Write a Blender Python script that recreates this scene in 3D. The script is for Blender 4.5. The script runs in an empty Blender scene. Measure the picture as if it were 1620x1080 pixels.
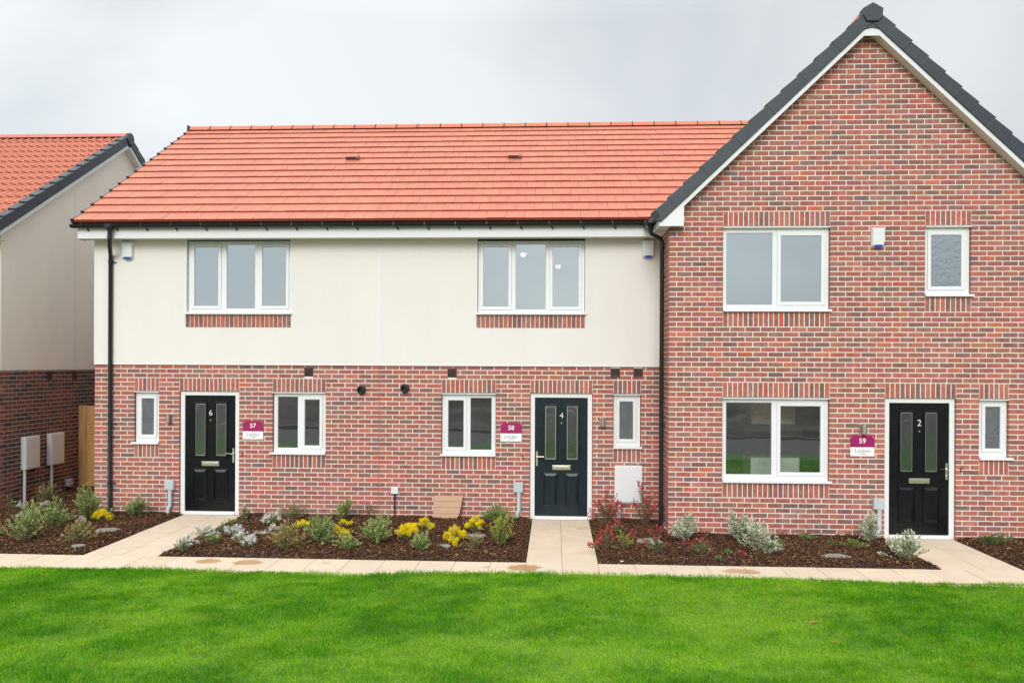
import bpy, math, random
import numpy as np
from mathutils import Vector
R = math.radians
scene = bpy.context.scene
col = scene.collection

# ---------------------------------------------------------------- camera
cam_d = bpy.data.cameras.new("camera")
cam = bpy.data.objects.new("camera", cam_d)
col.objects.link(cam)
CAM_D, CAM_H = 13.56, 2.53
YAW, ROLL = R(3.0), 0.0045
F = Vector((-math.sin(YAW), math.cos(YAW), 0)); R0 = Vector((math.cos(YAW), math.sin(YAW), 0)); U0 = Vector((0, 0, 1))
R1 = R0 * math.cos(ROLL) + U0 * math.sin(ROLL); U1 = -R0 * math.sin(ROLL) + U0 * math.cos(ROLL)
from mathutils import Matrix
M = Matrix((( R1.x, U1.x, -F.x, 0), (R1.y, U1.y, -F.y, -CAM_D), (R1.z, U1.z, -F.z, CAM_H), (0, 0, 0, 1)))
cam.matrix_world = M
cam_d.sensor_width = 36
cam_d.lens = 1310 / 1620 * 36
cam_d.shift_y = 37 / 1620
cam_d.clip_end = 2000
scene.camera = cam

# ---------------------------------------------------------------- light
SUN_EL, SUN_AZ = R(29), R(189)          # azimuth measured clockwise from +Y (north): behind and left of the camera
world = bpy.data.worlds.new("World"); scene.world = world; world.use_nodes = True
nt = world.node_tree; N = nt.nodes; L = nt.links
bg = N['Background']
sky = N.new('ShaderNodeTexSky'); sky.sky_type = 'NISHITA'; sky.sun_disc = False
sky.sun_elevation = SUN_EL; sky.sun_rotation = SUN_AZ
tc = N.new('ShaderNodeTexCoord'); mp = N.new('ShaderNodeMapping'); mp.inputs['Scale'].default_value = (1.0, 1.0, 1.6)
L.new(tc.outputs['Generated'], mp.inputs['Vector'])
nz = N.new('ShaderNodeTexNoise'); nz.inputs['Scale'].default_value = 1.9; nz.inputs['Detail'].default_value = 5; nz.inputs['Roughness'].default_value = .48
nz.inputs['Distortion'].default_value = .35
L.new(mp.outputs[0], nz.inputs['Vector'])
rp = N.new('ShaderNodeValToRGB'); L.new(nz.outputs['Fac'], rp.inputs[0])
rp.color_ramp.elements[0].position = .39; rp.color_ramp.elements[0].color = (.575, .615, .64, 1)
rp.color_ramp.elements[1].position = .66; rp.color_ramp.elements[1].color = (.81, .835, .845, 1)
sx = N.new('ShaderNodeSeparateXYZ'); L.new(tc.outputs['Generated'], sx.inputs[0])
# overcast sky: brighter towards the zenith, and a little brighter to the west
mr = N.new('ShaderNodeMapRange'); mr.inputs['From Min'].default_value = .38; mr.inputs['From Max'].default_value = 1
mr.inputs['To Min'].default_value = 1.0; mr.inputs['To Max'].default_value = 2.7
L.new(sx.outputs['Z'], mr.inputs['Value'])
mx_ = N.new('ShaderNodeMapRange'); mx_.inputs['From Min'].default_value = -.55; mx_.inputs['From Max'].default_value = .3
mx_.inputs['To Min'].default_value = 1.13; mx_.inputs['To Max'].default_value = .95
L.new(sx.outputs['X'], mx_.inputs['Value'])
mm = N.new('ShaderNodeMath'); mm.operation = 'MULTIPLY'; L.new(mr.outputs[0], mm.inputs[0]); L.new(mx_.outputs[0], mm.inputs[1])
vm = N.new('ShaderNodeVectorMath'); vm.operation = 'SCALE'; L.new(rp.outputs[0], vm.inputs[0]); L.new(mm.outputs[0], vm.inputs['Scale'])
vs = N.new('ShaderNodeVectorMath'); vs.operation = 'SCALE'; L.new(sky.outputs[0], vs.inputs[0]); vs.inputs['Scale'].default_value = .01
va = N.new('ShaderNodeVectorMath'); va.operation = 'ADD'; L.new(vm.outputs[0], va.inputs[0]); L.new(vs.outputs[0], va.inputs[1])
L.new(va.outputs[0], bg.inputs['Color']); bg.inputs['Strength'].default_value = 1.0
sun_d = bpy.data.lights.new("sun", 'SUN'); sun_d.energy = 2.1; sun_d.angle = R(30); sun_d.color = (1, .965, .92)
sun = bpy.data.objects.new("sun", sun_d); col.objects.link(sun)
sdir = Vector((math.sin(SUN_AZ) * math.cos(SUN_EL), math.cos(SUN_AZ) * math.cos(SUN_EL), math.sin(SUN_EL)))
sun.rotation_euler = sdir.to_track_quat('Z', 'Y').to_euler()
vs_ = scene.view_settings; vs_.view_transform = 'Standard'; vs_.look = 'None'; vs_.exposure = 0.0; vs_.gamma = 1
scene.render.engine = 'CYCLES'
scene.cycles.max_bounces = 8; scene.cycles.use_denoising = True

rnd = random.Random(7)

# ---------------------------------------------------------------- materials
MATS = {}
def mat(name, base=(.5, .5, .5), rough=.6, attr=False, var=.0, vscale=8, vstretch=(1, 1, 1), bump=0, bscale=200, metallic=0, spec=.5,
        coat=0, emit=None, sat=None):
    m = bpy.data.materials.new(name); m.use_nodes = True; MATS[name] = m
    n = m.node_tree.nodes; l = m.node_tree.links; b = n['Principled BSDF']
    b.inputs['Base Color'].default_value = (*base, 1); b.inputs['Roughness'].default_value = rough
    b.inputs['Metallic'].default_value = metallic; b.inputs['Specular IOR Level'].default_value = spec
    b.inputs['Coat Weight'].default_value = coat
    t = n.new('ShaderNodeTexCoord'); mpn = n.new('ShaderNodeMapping'); mpn.inputs['Scale'].default_value = vstretch
    l.new(t.outputs['Object'], mpn.inputs[0])
    src = None
    if attr:
        a = n.new('ShaderNodeAttribute'); a.attribute_name = 'Col'; src = a.outputs['Color']
    if var:
        z = n.new('ShaderNodeTexNoise'); z.inputs['Scale'].default_value = vscale; z.inputs['Detail'].default_value = 6
        z.inputs['Roughness'].default_value = .65
        l.new(mpn.outputs[0], z.inputs['Vector'])
        r = n.new('ShaderNodeMapRange'); r.inputs['From Min'].default_value = .3; r.inputs['From Max'].default_value = .7
        r.inputs['To Min'].default_value = 1 - var; r.inputs['To Max'].default_value = 1 + var
        l.new(z.outputs['Fac'], r.inputs['Value'])
        v = n.new('ShaderNodeVectorMath'); v.operation = 'SCALE'; l.new(r.outputs[0], v.inputs['Scale'])
        if src: l.new(src, v.inputs[0])
        else: v.inputs[0].default_value = base
        src = v.outputs[0]
    if src: l.new(src, b.inputs['Base Color'])
    if bump:
        z2 = n.new('ShaderNodeTexNoise'); z2.inputs['Scale'].default_value = bscale; z2.inputs['Detail'].default_value = 4
        l.new(mpn.outputs[0], z2.inputs['Vector'])
        bp = n.new('ShaderNodeBump'); bp.inputs['Strength'].default_value = bump; bp.inputs['Distance'].default_value = .01
        l.new(z2.outputs['Fac'], bp.inputs['Height']); l.new(bp.outputs[0], b.inputs['Normal'])
    if emit:
        b.inputs['Emission Color'].default_value = (*emit[0], 1); b.inputs['Emission Strength'].default_value = emit[1]
    return m

brick = mat('brick', attr=True, rough=.85, var=.24, vscale=15, bump=.5, bscale=120, spec=.3)
mortar = mat('mortar', (.82, .765, .71), .95, var=.10, vscale=5, bump=.4, bscale=300, spec=.2)
mortar2 = mat('mortar_shaded_house', (.56, .48, .42), .95, var=.1, vscale=5, bump=.4, bscale=300, spec=.2)  # darker copy of the mortar, the side wall's shade put into the colour
render_m = mat('render', (.765, .735, .705), .9, var=.025, vscale=.9, vstretch=(1.6, 1.6, .5), bump=.25, bscale=500, spec=.2)
render_n = mat('render_beige', (.88, .80, .715), .9, var=.05, vscale=.7, vstretch=(1, 1, .6), bump=.25, bscale=500, spec=.2)
white = mat('white_upvc', (.76, .775, .79), .3, spec=.4)
white_m = mat('white_board', (.74, .755, .775), .4, var=.02, vscale=2, spec=.4)
soffit_m = mat('soffit', (.74, .71, .65), .6)
tile_m = mat('clay_tile', attr=True, rough=.5, var=.07, vscale=9, bump=.15, bscale=220, spec=.45)
slate_m = mat('dark_verge', (.034, .044, .056), .42, var=.12, vscale=6, spec=.5)
black_p = mat('black_plastic', (.012, .013, .016), .28, spec=.5)
door_m = mat('door_black', (.005, .006, .008), .24, var=.35, vscale=14, vstretch=(3, 1, .35), bump=.35, bscale=26, spec=.32)
door_b = mat('door_bluish', (.010, .019, .025), .26, var=.3, vscale=14, vstretch=(3, 1, .35), bump=.35, bscale=26, spec=.35)
metal_m = mat('brushed_metal', (.72, .70, .62), .28, metallic=1)
steel_m = mat('steel', (.55, .53, .5), .3, metallic=1)
grey_p = mat('grey_plastic', (.48, .52, .55), .45)
airb_m = mat('airbrick', (.075, .038, .032), .8)
hatch_m = mat('tan_plastic', (.50, .30, .19), .6, var=.05, vscale=5)
magenta = mat('magenta_board', (.33, .006, .11), .35)
signw = mat('white_sign', (.84, .84, .85), .35)
greyink = mat('grey_ink', (.20, .20, .23), .5)
blue_m = mat('blue_label', (.01, .04, .42), .35)
wood_m = mat('fence_timber', attr=True, rough=.8, var=.22, vscale=3, vstretch=(9, 9, .7), bump=.4, bscale=40, spec=.2)
slab_m = None
room_m = mat('plaster', (.62, .62, .60), .9)
pine_m = mat('pine', (.80, .50, .22), .6, var=.15, vscale=3, vstretch=(6, 6, .6))
lamp_e = mat('lamp_glow', (1, .9, .7), .5, emit=((1, .90, .75), 4))
chip_m = mat('bark', attr=True, rough=.85, var=.25, vscale=60, spec=.25)
soil_m = mat('soil', (.045, .026, .017), .95, var=.4, vscale=30, bump=.8, bscale=60)
stone_m = mat('stone', (.26, .245, .21), .9, var=.18, vscale=12, bump=.6, bscale=60)
grass_m = mat('grass_blades', attr=True, rough=.6, spec=.12)
asph_m = mat('asphalt', (.05, .05, .052), .9, var=.2, vscale=3)
leaf_m = mat('leaf', attr=True, rough=.5, var=.12, vscale=40, spec=.35)
gl_leaf = mat('glossy_leaf', attr=True, rough=.32, var=.1, vscale=40, spec=.5)
petal_m = mat('petal', attr=True, rough=.6, spec=.3)
stem_m = mat('stem', (.16, .11, .06), .8)
dirt_m = mat('turned_earth', (.105, .082, .060), .95, var=.7, vscale=.5, bump=.8, bscale=8)
bn = brick.node_tree.nodes; bl_ = brick.node_tree.links; bb = bn['Principled BSDF']
osrc = bb.inputs['Base Color'].links[0].from_socket
en = bn.new('ShaderNodeTexNoise'); en.inputs['Scale'].default_value = 2.2; en.inputs['Detail'].default_value = 9; en.inputs['Roughness'].default_value = .72
et = bn.new('ShaderNodeTexCoord'); bl_.new(et.outputs['Object'], en.inputs['Vector'])
er = bn.new('ShaderNodeMapRange'); er.inputs['From Min'].default_value = .60; er.inputs['From Max'].default_value = .80; er.inputs['To Max'].default_value = .5
bl_.new(en.outputs['Fac'], er.inputs['Value']); em = bn.new('ShaderNodeMix'); em.data_type = 'RGBA'; bl_.new(er.outputs[0], em.inputs[0]); bl_.new(osrc, em.inputs[6])
em.inputs[7].default_value = (.62, .50, .45, 1); bl_.new(em.outputs[2], bb.inputs['Base Color'])
for g in (grass_m, leaf_m, petal_m):
    b = g.node_tree.nodes['Principled BSDF']
    b.inputs['Subsurface Weight'].default_value = 0
    # thin leaves let some light through
    n = g.node_tree.nodes; l = g.node_tree.links; out = n['Material Output']
    tr = n.new('ShaderNodeBsdfTranslucent'); mix = n.new('ShaderNodeMixShader'); mix.inputs[0].default_value = .28
    src = b.inputs['Base Color'].links[0].from_socket
    l.new(src, tr.inputs['Color']); l.new(b.outputs[0], mix.inputs[1]); l.new(tr.outputs[0], mix.inputs[2]); l.new(mix.outputs[0], out.inputs['Surface'])

def glass(name, refl, tint, rough=.0, wav=.02, wscale=1.2, gcol=(.83, .93, .98)):
    m = bpy.data.materials.new(name); m.use_nodes = True
    n = m.node_tree.nodes; l = m.node_tree.links; n.remove(n['Principled BSDF'])
    out = n['Material Output']; g = n.new('ShaderNodeBsdfGlossy'); g.inputs['Roughness'].default_value = rough
    g.inputs['Color'].default_value = (*gcol, 1)
    t = n.new('ShaderNodeBsdfTransparent'); t.inputs['Color'].default_value = (*tint, 1)
    lw = n.new('ShaderNodeLayerWeight'); lw.inputs['Blend'].default_value = .25
    r = n.new('ShaderNodeMapRange'); r.inputs['To Min'].default_value = refl; r.inputs['To Max'].default_value = 1
    l.new(lw.outputs['Fresnel'], r.inputs['Value'])
    mx = n.new('ShaderNodeMixShader'); l.new(r.outputs[0], mx.inputs[0]); l.new(t.outputs[0], mx.inputs[1]); l.new(g.outputs[0], mx.inputs[2])
    l.new(mx.outputs[0], out.inputs['Surface'])
    tcn = n.new('ShaderNodeTexCoord'); z = n.new('ShaderNodeTexNoise'); z.inputs['Scale'].default_value = wscale; z.inputs['Detail'].default_value = 2
    l.new(tcn.outputs['Object'], z.inputs['Vector']); bp = n.new('ShaderNodeBump'); bp.inputs['Strength'].default_value = wav
    bp.inputs['Distance'].default_value = .05; l.new(z.outputs['Fac'], bp.inputs['Height']); l.new(bp.outputs[0], g.inputs['Normal'])
    return m
pane_m = glass('window_glass', .62, (.75, .82, .80), 0.0, .015, 2.0)
frost_l = glass('obscured_glass_ground', .16, (.42, .42, .34), .16, .5, 60)
frost_m = glass('obscured_glass', .52, (.50, .56, .52), .2, .12, 18)
doorgl_m = glass('door_glass', .28, (.5, .55, .52), .14, .10, 7)
pane_l = glass('window_glass_ground', .30, (.92, .95, .93), 0.0, .03, 1.6)

# ---------------------------------------------------------------- mesh builder
class MB:
    def __init__(s, T=None): s.v = []; s.f = []; s.c = []; s.T = T
    def add(s, vs, fs, c=(1, 1, 1)):
        o = len(s.v)
        s.v += [s.T(*p) if s.T else tuple(p) for p in vs]
        s.f += [tuple(i + o for i in f) for f in fs]; s.c += [c] * len(fs)
    def box(s, x0, x1, y0, y1, z0, z1, c=(1, 1, 1)):
        s.add([(x0, y0, z0), (x1, y0, z0), (x1, y1, z0), (x0, y1, z0), (x0, y0, z1), (x1, y0, z1), (x1, y1, z1), (x0, y1, z1)],
              [(0, 3, 2, 1), (4, 5, 6, 7), (0, 1, 5, 4), (1, 2, 6, 5), (2, 3, 7, 6), (3, 0, 4, 7)], c)
    def prism(s, pts, y0, y1, c=(1, 1, 1)):      # pts (u,z) counter-clockwise seen from -y
        n = len(pts)
        s.add([(u, y0, z) for u, z in pts] + [(u, y1, z) for u, z in pts],
              [tuple(range(n)), tuple(range(2 * n - 1, n - 1, -1))] + [(i, i + n, (i + 1) % n + n, (i + 1) % n) for i in range(n)], c)
    def plate(s, x0, x1, z0, z1, y0, y1, holes=(), c=(1, 1, 1)):
        xs = sorted({round(v, 5) for v in [x0, x1] + [min(max(h[i], x0), x1) for h in holes for i in (0, 1)]})
        zs = sorted({round(v, 5) for v in [z0, z1] + [min(max(h[i], z0), z1) for h in holes for i in (2, 3)]})
        def solid(i, j):
            if i < 0 or j < 0 or i >= len(xs) - 1 or j >= len(zs) - 1: return False
            cx, cz = (xs[i] + xs[i + 1]) / 2, (zs[j] + zs[j + 1]) / 2
            return not any(h[0] < cx < h[1] and h[2] < cz < h[3] for h in holes)
        idx = {}; V = []; Fa = []
        def g(i, j, k):
            if (i, j, k) not in idx: idx[(i, j, k)] = len(V); V.append((xs[i], (y0, y1)[k], zs[j]))
            return idx[(i, j, k)]
        for i in range(len(xs) - 1):
            for j in range(len(zs) - 1):
                if not solid(i, j): continue
                Fa.append((g(i, j, 0), g(i + 1, j, 0), g(i + 1, j + 1, 0), g(i, j + 1, 0)))
                Fa.append((g(i, j, 1), g(i, j + 1, 1), g(i + 1, j + 1, 1), g(i + 1, j, 1)))
                if not solid(i - 1, j): Fa.append((g(i, j, 0), g(i, j + 1, 0), g(i, j + 1, 1), g(i, j, 1)))
                if not solid(i + 1, j): Fa.append((g(i + 1, j, 0), g(i + 1, j, 1), g(i + 1, j + 1, 1), g(i + 1, j + 1, 0)))
                if not solid(i, j - 1): Fa.append((g(i, j, 0), g(i, j, 1), g(i + 1, j, 1), g(i + 1, j, 0)))
                if not solid(i, j + 1): Fa.append((g(i, j + 1, 0), g(i + 1, j + 1, 0), g(i + 1, j + 1, 1), g(i, j + 1, 1)))
        s.add(V, Fa, c)
    def tube(s, pts, r, n=12, c=(1, 1, 1), cap=True):
        P = [Vector(p) for p in pts]; rings = []; V = []; Fa = []
        rs = r if isinstance(r, (list, tuple)) else [r] * len(P)
        ref = Vector((0, 0, 1))
        for i, p in enumerate(P):
            if i == 0: d = P[1] - p
            elif i == len(P) - 1: d = p - P[i - 1]
            else: d = (P[i + 1] - p).normalized() + (p - P[i - 1]).normalized()
            d.normalize()
            a = d.cross(Vector((1, 0, 0)) if abs(d.x) < .9 else Vector((0, 1, 0))).normalized(); b = d.cross(a)
            for k in range(n):
                t = 2 * math.pi * k / n
                V.append(tuple(p + (a * math.cos(t) + b * math.sin(t)) * rs[i]))
        for i in range(len(P) - 1):
            for k in range(n):
                Fa.append((i * n + k, i * n + (k + 1) % n, (i + 1) * n + (k + 1) % n, (i + 1) * n + k))
        if cap: Fa += [tuple(range(n - 1, -1, -1)), tuple(range((len(P) - 1) * n, len(P) * n))]
        s.add(V, Fa, c)
    def build(s, name, m, parent=None, smooth=False, bevel=0, org=None):
        me = bpy.data.meshes.new(name); o = bpy.data.objects.new(name, me)
        root = parent
        while root is not None and root.parent is not None: root = root.parent
        off = Vector(org) if org else (Vector(root['_o']) if root is not None and '_o' in root else Vector((0, 0, 0)))
        me.from_pydata([tuple(Vector(v) - off) for v in s.v], [], s.f)
        me.materials.append(m)
        at = me.attributes.new('Col', 'FLOAT_COLOR', 'CORNER')
        cs = []
        for f, c in zip(s.f, s.c): cs += [c[0], c[1], c[2], 1.0] * len(f)
        at.data.foreach_set('color', cs)
        if smooth:
            me.polygons.foreach_set('use_smooth', [True] * len(me.polygons))
            md = o.modifiers.new('split', 'EDGE_SPLIT'); md.split_angle = R(40)
        if bevel:
            md = o.modifiers.new('bevel', 'BEVEL'); md.width = bevel; md.segments = 2; md.limit_method = 'ANGLE'; md.angle_limit = R(40)
        col.objects.link(o); o.parent = parent
        if org and parent is None: o.location = off
        return o

def tag(o, label=None, cat=None, group=None, kind=None):
    if label: o['label'] = label
    if cat: o['category'] = cat
    if group: o['group'] = group
    if kind: o['kind'] = kind
    return o
ROOTS = []
def thing(name, loc, label, cat, group=None):
    o = bpy.data.objects.new(name, None); o.empty_display_size = .1; col.objects.link(o); o.location = loc; o['_o'] = list(loc)
    ROOTS.append(o)
    return tag(o, label, cat, group)
def npmesh(name, V, Fq, C, m, parent=None, off=None):
    """V (n,3), Fq (m,k) equal-sized faces, C (n,3) point colours"""
    me = bpy.data.meshes.new(name); k = Fq.shape[1]
    if parent is not None:
        root = parent
        while root.parent is not None: root = root.parent
        V = V - np.array(root['_o'])
    me.vertices.add(len(V)); me.vertices.foreach_set('co', V.astype(np.float32).ravel())
    me.loops.add(Fq.size); me.loops.foreach_set('vertex_index', Fq.astype(np.int32).ravel())
    me.polygons.add(len(Fq)); me.polygons.foreach_set('loop_start', np.arange(0, Fq.size, k, dtype=np.int32))
    me.update(calc_edges=True)
    at = me.attributes.new('Col', 'FLOAT_COLOR', 'POINT')
    at.data.foreach_set('color', np.concatenate([C, np.ones((len(C), 1))], 1).astype(np.float32).ravel())
    me.materials.append(m); me.validate()
    o = bpy.data.objects.new(name, me); col.objects.link(o); o.parent = parent
    return o
def text(body, name, size, u, z, plane, m, parent, off=.0, ext=.0015, T=None):
    cu = bpy.data.curves.new(name, 'FONT'); cu.body = body; cu.size = size; cu.align_x = 'CENTER'; cu.align_y = 'CENTER'
    cu.extrude = ext; cu.offset = off; cu.resolution_u = 3
    t = bpy.data.objects.new(name, cu); col.objects.link(t)
    dg = bpy.context.evaluated_depsgraph_get(); me = bpy.data.meshes.new_from_object(t.evaluated_get(dg))
    bpy.data.objects.remove(t)
    o = bpy.data.objects.new(name, me); me.materials.clear(); me.materials.append(m)
    root = parent
    while root.parent is not None: root = root.parent
    of = root['_o']
    for v in me.vertices: v.co = (v.co.x + u - of[0], plane - v.co.z - of[1], v.co.y + z - of[2])
    col.objects.link(o); o.parent = parent
    return o

# ---------------------------------------------------------------- brickwork
CH, BL, JT, ZREF = .0744, .2244, .0135, 2.29
PAL = [((.42, .135, .098), 22), ((.385, .135, .112), 20), ((.48, .150, .088), 9), ((.335, .130, .102), 18), ((.265, .125, .102), 14),
       ((.225, .128, .112), 10), ((.17, .122, .118), 4), ((.43, .165, .125), 10), ((.30, .165, .145), 8), ((.55, .115, .06), 1.2)]
PALN = [((.20, .080, .062), 22), ((.165, .078, .064), 22), ((.22, .07, .05), 8), ((.10, .06, .055), 18), ((.075, .06, .06), 10), ((.27, .075, .045), 4)]  # darker bricks for the neighbour's side wall, its shade put into the colour
PAL = [(tuple(v * .76 + m_ * .24 for v, m_ in zip(c, (.36, .140, .108))), w) for c, w in PAL]
def pick(pal):
    t = rnd.random() * sum(w for _, w in pal)
    for c, w in pal:
        t -= w
        if t <= 0: break
    k = rnd.uniform(.88, 1.12)
    return (c[0] * k, c[1] * k * rnd.uniform(.93, 1.07), c[2] * k)
def clip_poly(P, planes):
    for (a, b, c) in planes:              # keep a*u+b*z<=c
        Q = []
        for i in range(len(P)):
            p, q = P[i], P[(i + 1) % len(P)]
            dp, dq = a * p[0] + b * p[1] - c, a * q[0] + b * q[1] - c
            if dp <= 0: Q.append(p)
            if dp * dq < 0:
                t = dp / (dp - dq); Q.append((p[0] + (q[0] - p[0]) * t, p[1] + (q[1] - p[1]) * t))
        P = Q
        if len(P) < 3: return []
    return P
def bricks(mb, u0, u1, z0, z1, holes=(), planes=(), pal=PAL, depth=.1, phase=0., zref=ZREF, jog=.0012):
    k0 = int(math.floor((z0 - zref) / CH)) - 1; k1 = int(math.ceil((z1 - zref) / CH)) + 1
    for k in range(k0, k1):
        a = max(zref + k * CH + JT / 2, z0); b = min(zref + (k + 1) * CH - JT / 2, z1)
        if b - a < .02: continue
        ints = [(u0, u1)]
        for h in holes:
            if h[2] < (a + b) / 2 < h[3]:
                ni = []
                for (p, q) in ints:
                    if h[1] <= p or h[0] >= q: ni.append((p, q)); continue
                    if h[0] > p: ni.append((p, h[0]))
                    if h[1] < q: ni.append((h[1], q))
                ints = ni
        off = phase + (BL / 2 if k % 2 else 0)
        for (p, q) in ints:
            i0 = int(math.floor((p - off) / BL)); i1 = int(math.ceil((q - off) / BL))
            segs = []
            for i in range(i0, i1):
                s = max(p, off + i * BL + JT / 2) if off + i * BL > p + .004 else p
                e = min(q, off + (i + 1) * BL - JT / 2) if off + (i + 1) * BL < q - .004 else q
                if e - s > 0: segs.append([s, e])
            if len(segs) > 1 and segs[0][1] - segs[0][0] < .035: segs[1][0] = segs[0][0]; segs.pop(0)
            if len(segs) > 1 and segs[-1][1] - segs[-1][0] < .035: segs[-2][1] = segs[-1][1]; segs.pop()
            for s, e in segs:
                P = [(s, a), (e, a), (e, b), (s, b)]
                if planes: P = clip_poly(P, planes)
                if len(P) < 3: continue
                P = [pt for i, pt in enumerate(P) if abs(pt[0] - P[i - 1][0]) + abs(pt[1] - P[i - 1][1]) > 1e-5]
                if len(P) < 3: continue
                mb.prism(P, rnd.uniform(-jog, jog), depth, pick(pal))
def soldiers(mb, u0, u1, z0, z1, y=0., pal=PAL, depth=.1):
    n = max(1, round((u1 - u0) / .0748)); w = (u1 - u0) / n
    for i in range(n):
        mb.box(u0 + i * w + JT / 2, u0 + (i + 1) * w - JT / 2, y + rnd.uniform(-.001, .001), depth, z0 + JT / 2, z1 - JT / 2, pick(pal))

# ---------------------------------------------------------------- windows and doors
def window(house, y, x0, x1, z0, z1, lights, T=None, frosted=False, sill=(.035, .035), deep=.05, sill_h=.035, label=None):
    """x0..x1,z0..z1 the opening down to the underside of the sill; lights = [(gx0,gx1,gz0,gz1,opens)]"""
    yf = y + deep
    zf = z0 + sill_h
    mb = MB(T); holes = [((g[0] - .05, g[1] + .05, g[2] - .05, g[3] + .05) if g[4] else g[:4]) for g in lights]
    mb.plate(x0 + .006, x1 - .006, zf + .001, z1 - .004, yf, yf + .065, holes)
    w = mb.build('window', white, house, bevel=.004)
    if label: w['label'] = label
    for g in lights:
        if g[4]:
            s = MB(T); s.plate(g[0] - .049, g[1] + .049, g[2] - .049, g[3] + .049, yf - .014, yf + .05, [g[:4]])
            s.build('sash', white, w, bevel=.005)
        yy = yf + (.004 if g[4] else .018)
        p = MB(T); p.add([(g[0], yy, g[2]), (g[1], yy, g[2]), (g[1], yy, g[3]), (g[0], yy, g[3])], [(0, 1, 2, 3)])
        p.build('pane', (frost_l if z0 < 2 else frost_m) if frosted else (pane_l if z0 < 2 else pane_m), w)
        k = MB(T); k.plate(g[0] + .0005, g[1] - .0005, g[2] + .0005, g[3] - .0005, yy - .006, yy - .001,
                           [(g[0] + .006, g[1] - .006, g[2] + .006, g[3] - .006)])
        k.build('glazing_gasket', grey_p, w)
    s = MB(T)
    s.prism([(x0 - sill[0], z0), (x1 + sill[1], z0), (x1 + sill[1], z0 + sill_h), (x0 - sill[0], z0 + sill_h)], y - .045, yf + .02)
    s.build('sill', white, w, bevel=.004)
    return w
def door(house, y, x0, x1, z1, number, leafmat, hinge_right):
    """opening x0..x1 (1.02 m), leaf 0.86 m"""
    yf = y + .045; lx0, lx1 = x0 + .078, x1 - .078; lz0, lz1 = .07, z1 - .07
    fr = MB(); fr.plate(x0 + .005, x1 - .005, .0, z1 - .003, yf - .01, yf + .06, [(lx0, lx1, .055, lz1)])
    gx = [(lx0 + .165, lx0 + .350), (lx0 + .520, lx0 + .705)]
    gz = (.985, 1.862)
    mb = MB(); mb.plate(lx0 + .004, lx1 - .004, lz0, lz1 - .004, yf + .006, yf + .05, [(a, b, *gz) for a, b in gx])
    d = mb.build('door', leafmat, house, bevel=.002)
    fr.build('door_frame', white, d, bevel=.004)
    for a, b in gx:
        m = MB(); m.plate(a - .028, b + .028, gz[0] - .028, gz[1] + .028, yf - .008, yf + .006, [(a + .004, b - .004, gz[0] + .004, gz[1] - .004)])
        m.build('glazing_surround', leafmat, d, bevel=.006)
        p = MB(); p.add([(a, yf + .02, gz[0]), (b, yf + .02, gz[0]), (b, yf + .02, gz[1]), (a, yf + .02, gz[1])], [(0, 1, 2, 3)])
        p.build('pane', doorgl_m, d)
        t = MB(); t.plate(a + .002, b - .002, gz[0] + .002, gz[1] - .002, yf + .013, yf + .019, [(a + .016, b - .016, gz[0] + .016, gz[1] - .016)])
        t.build('glass_border', steel_m, d)
    for a, b in gx:
        a -= .02; b += .02; z0, z2 = .235, .76; m = MB()
        m.plate(a - .012, b + .012, z0 - .012, z2 + .012, yf - .006, yf + .006, [(a, b, z0, z2)])
        i = .045; V = [(a, yf + .004, z0), (b, yf + .004, z0), (b, yf + .004, z2), (a, yf + .004, z2),
                      (a + i, yf - .012, z0 + i), (b - i, yf - .012, z0 + i), (b - i, yf - .012, z2 - i), (a + i, yf - .012, z2 - i)]
        m.add(V, [(0, 1, 5, 4), (1, 2, 6, 5), (2, 3, 7, 6), (3, 0, 4, 7), (4, 5, 6, 7)])
        m.build('raised_panel', leafmat, d, bevel=.002)
    cx = (lx0 + lx1) / 2 + .005
    m = MB(); m.box(cx - .15, cx + .15, yf - .006, yf + .006, .815, .89); m.box(cx - .125, cx + .125, yf - .012, yf - .005, .832, .873)
    m.build('letter_plate', metal_m, d, bevel=.003)
    hs = 1 if hinge_right else -1
    hx = lx0 + .035 if hinge_right else lx1 - .035        # handle on the side away from the hinges
    m = MB(); m.box(hx - .016, hx + .016, yf - .004, yf + .006, .875, 1.115)
    m.tube([(hx, yf, 1.03), (hx, yf - .05, 1.03), (hx + hs * .115, yf - .052, 1.03)], .0095, 10)
    m.tube([(hx, yf + .004, .93), (hx, yf - .012, .93)], .014, 10)
    m.build('handle', metal_m, d, smooth=True)
    m = MB(); m.tube([(cx, yf + .006, 1.58), (cx, yf - .006, 1.58)], .012, 12); m.build('spyhole', metal_m, d, smooth=True)
    text(number, 'door_number', .135, cx, 1.70, yf + .002, white, d, off=-.001, ext=.003)
    m = MB(); m.box(lx0, lx1, yf - .045, yf - .012, .006, .036); m.box(lx0, lx1, yf - .03, yf + .05, .036, .0545); m.build('threshold', white, d, bevel=.004)
    return d
def vent(house, x0, z0, w=.147, y=0., T=None):
    m = MB(T); m.plate(x0, x0 + w, z0, z0 + .147, y - .006, y + .05, [(x0 + .01 + i * .018, x0 + .019 + i * .018, z0 + .012, z0 + .135) for i in range(7)])
    v = m.build('air_vent', airb_m, house); m2 = MB(T); m2.box(x0 + .004, x0 + w - .004, y + .004, y + .06, z0 + .004, z0 + .143); m2.build('vent_back', black_p, v)

exec_order = None

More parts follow.
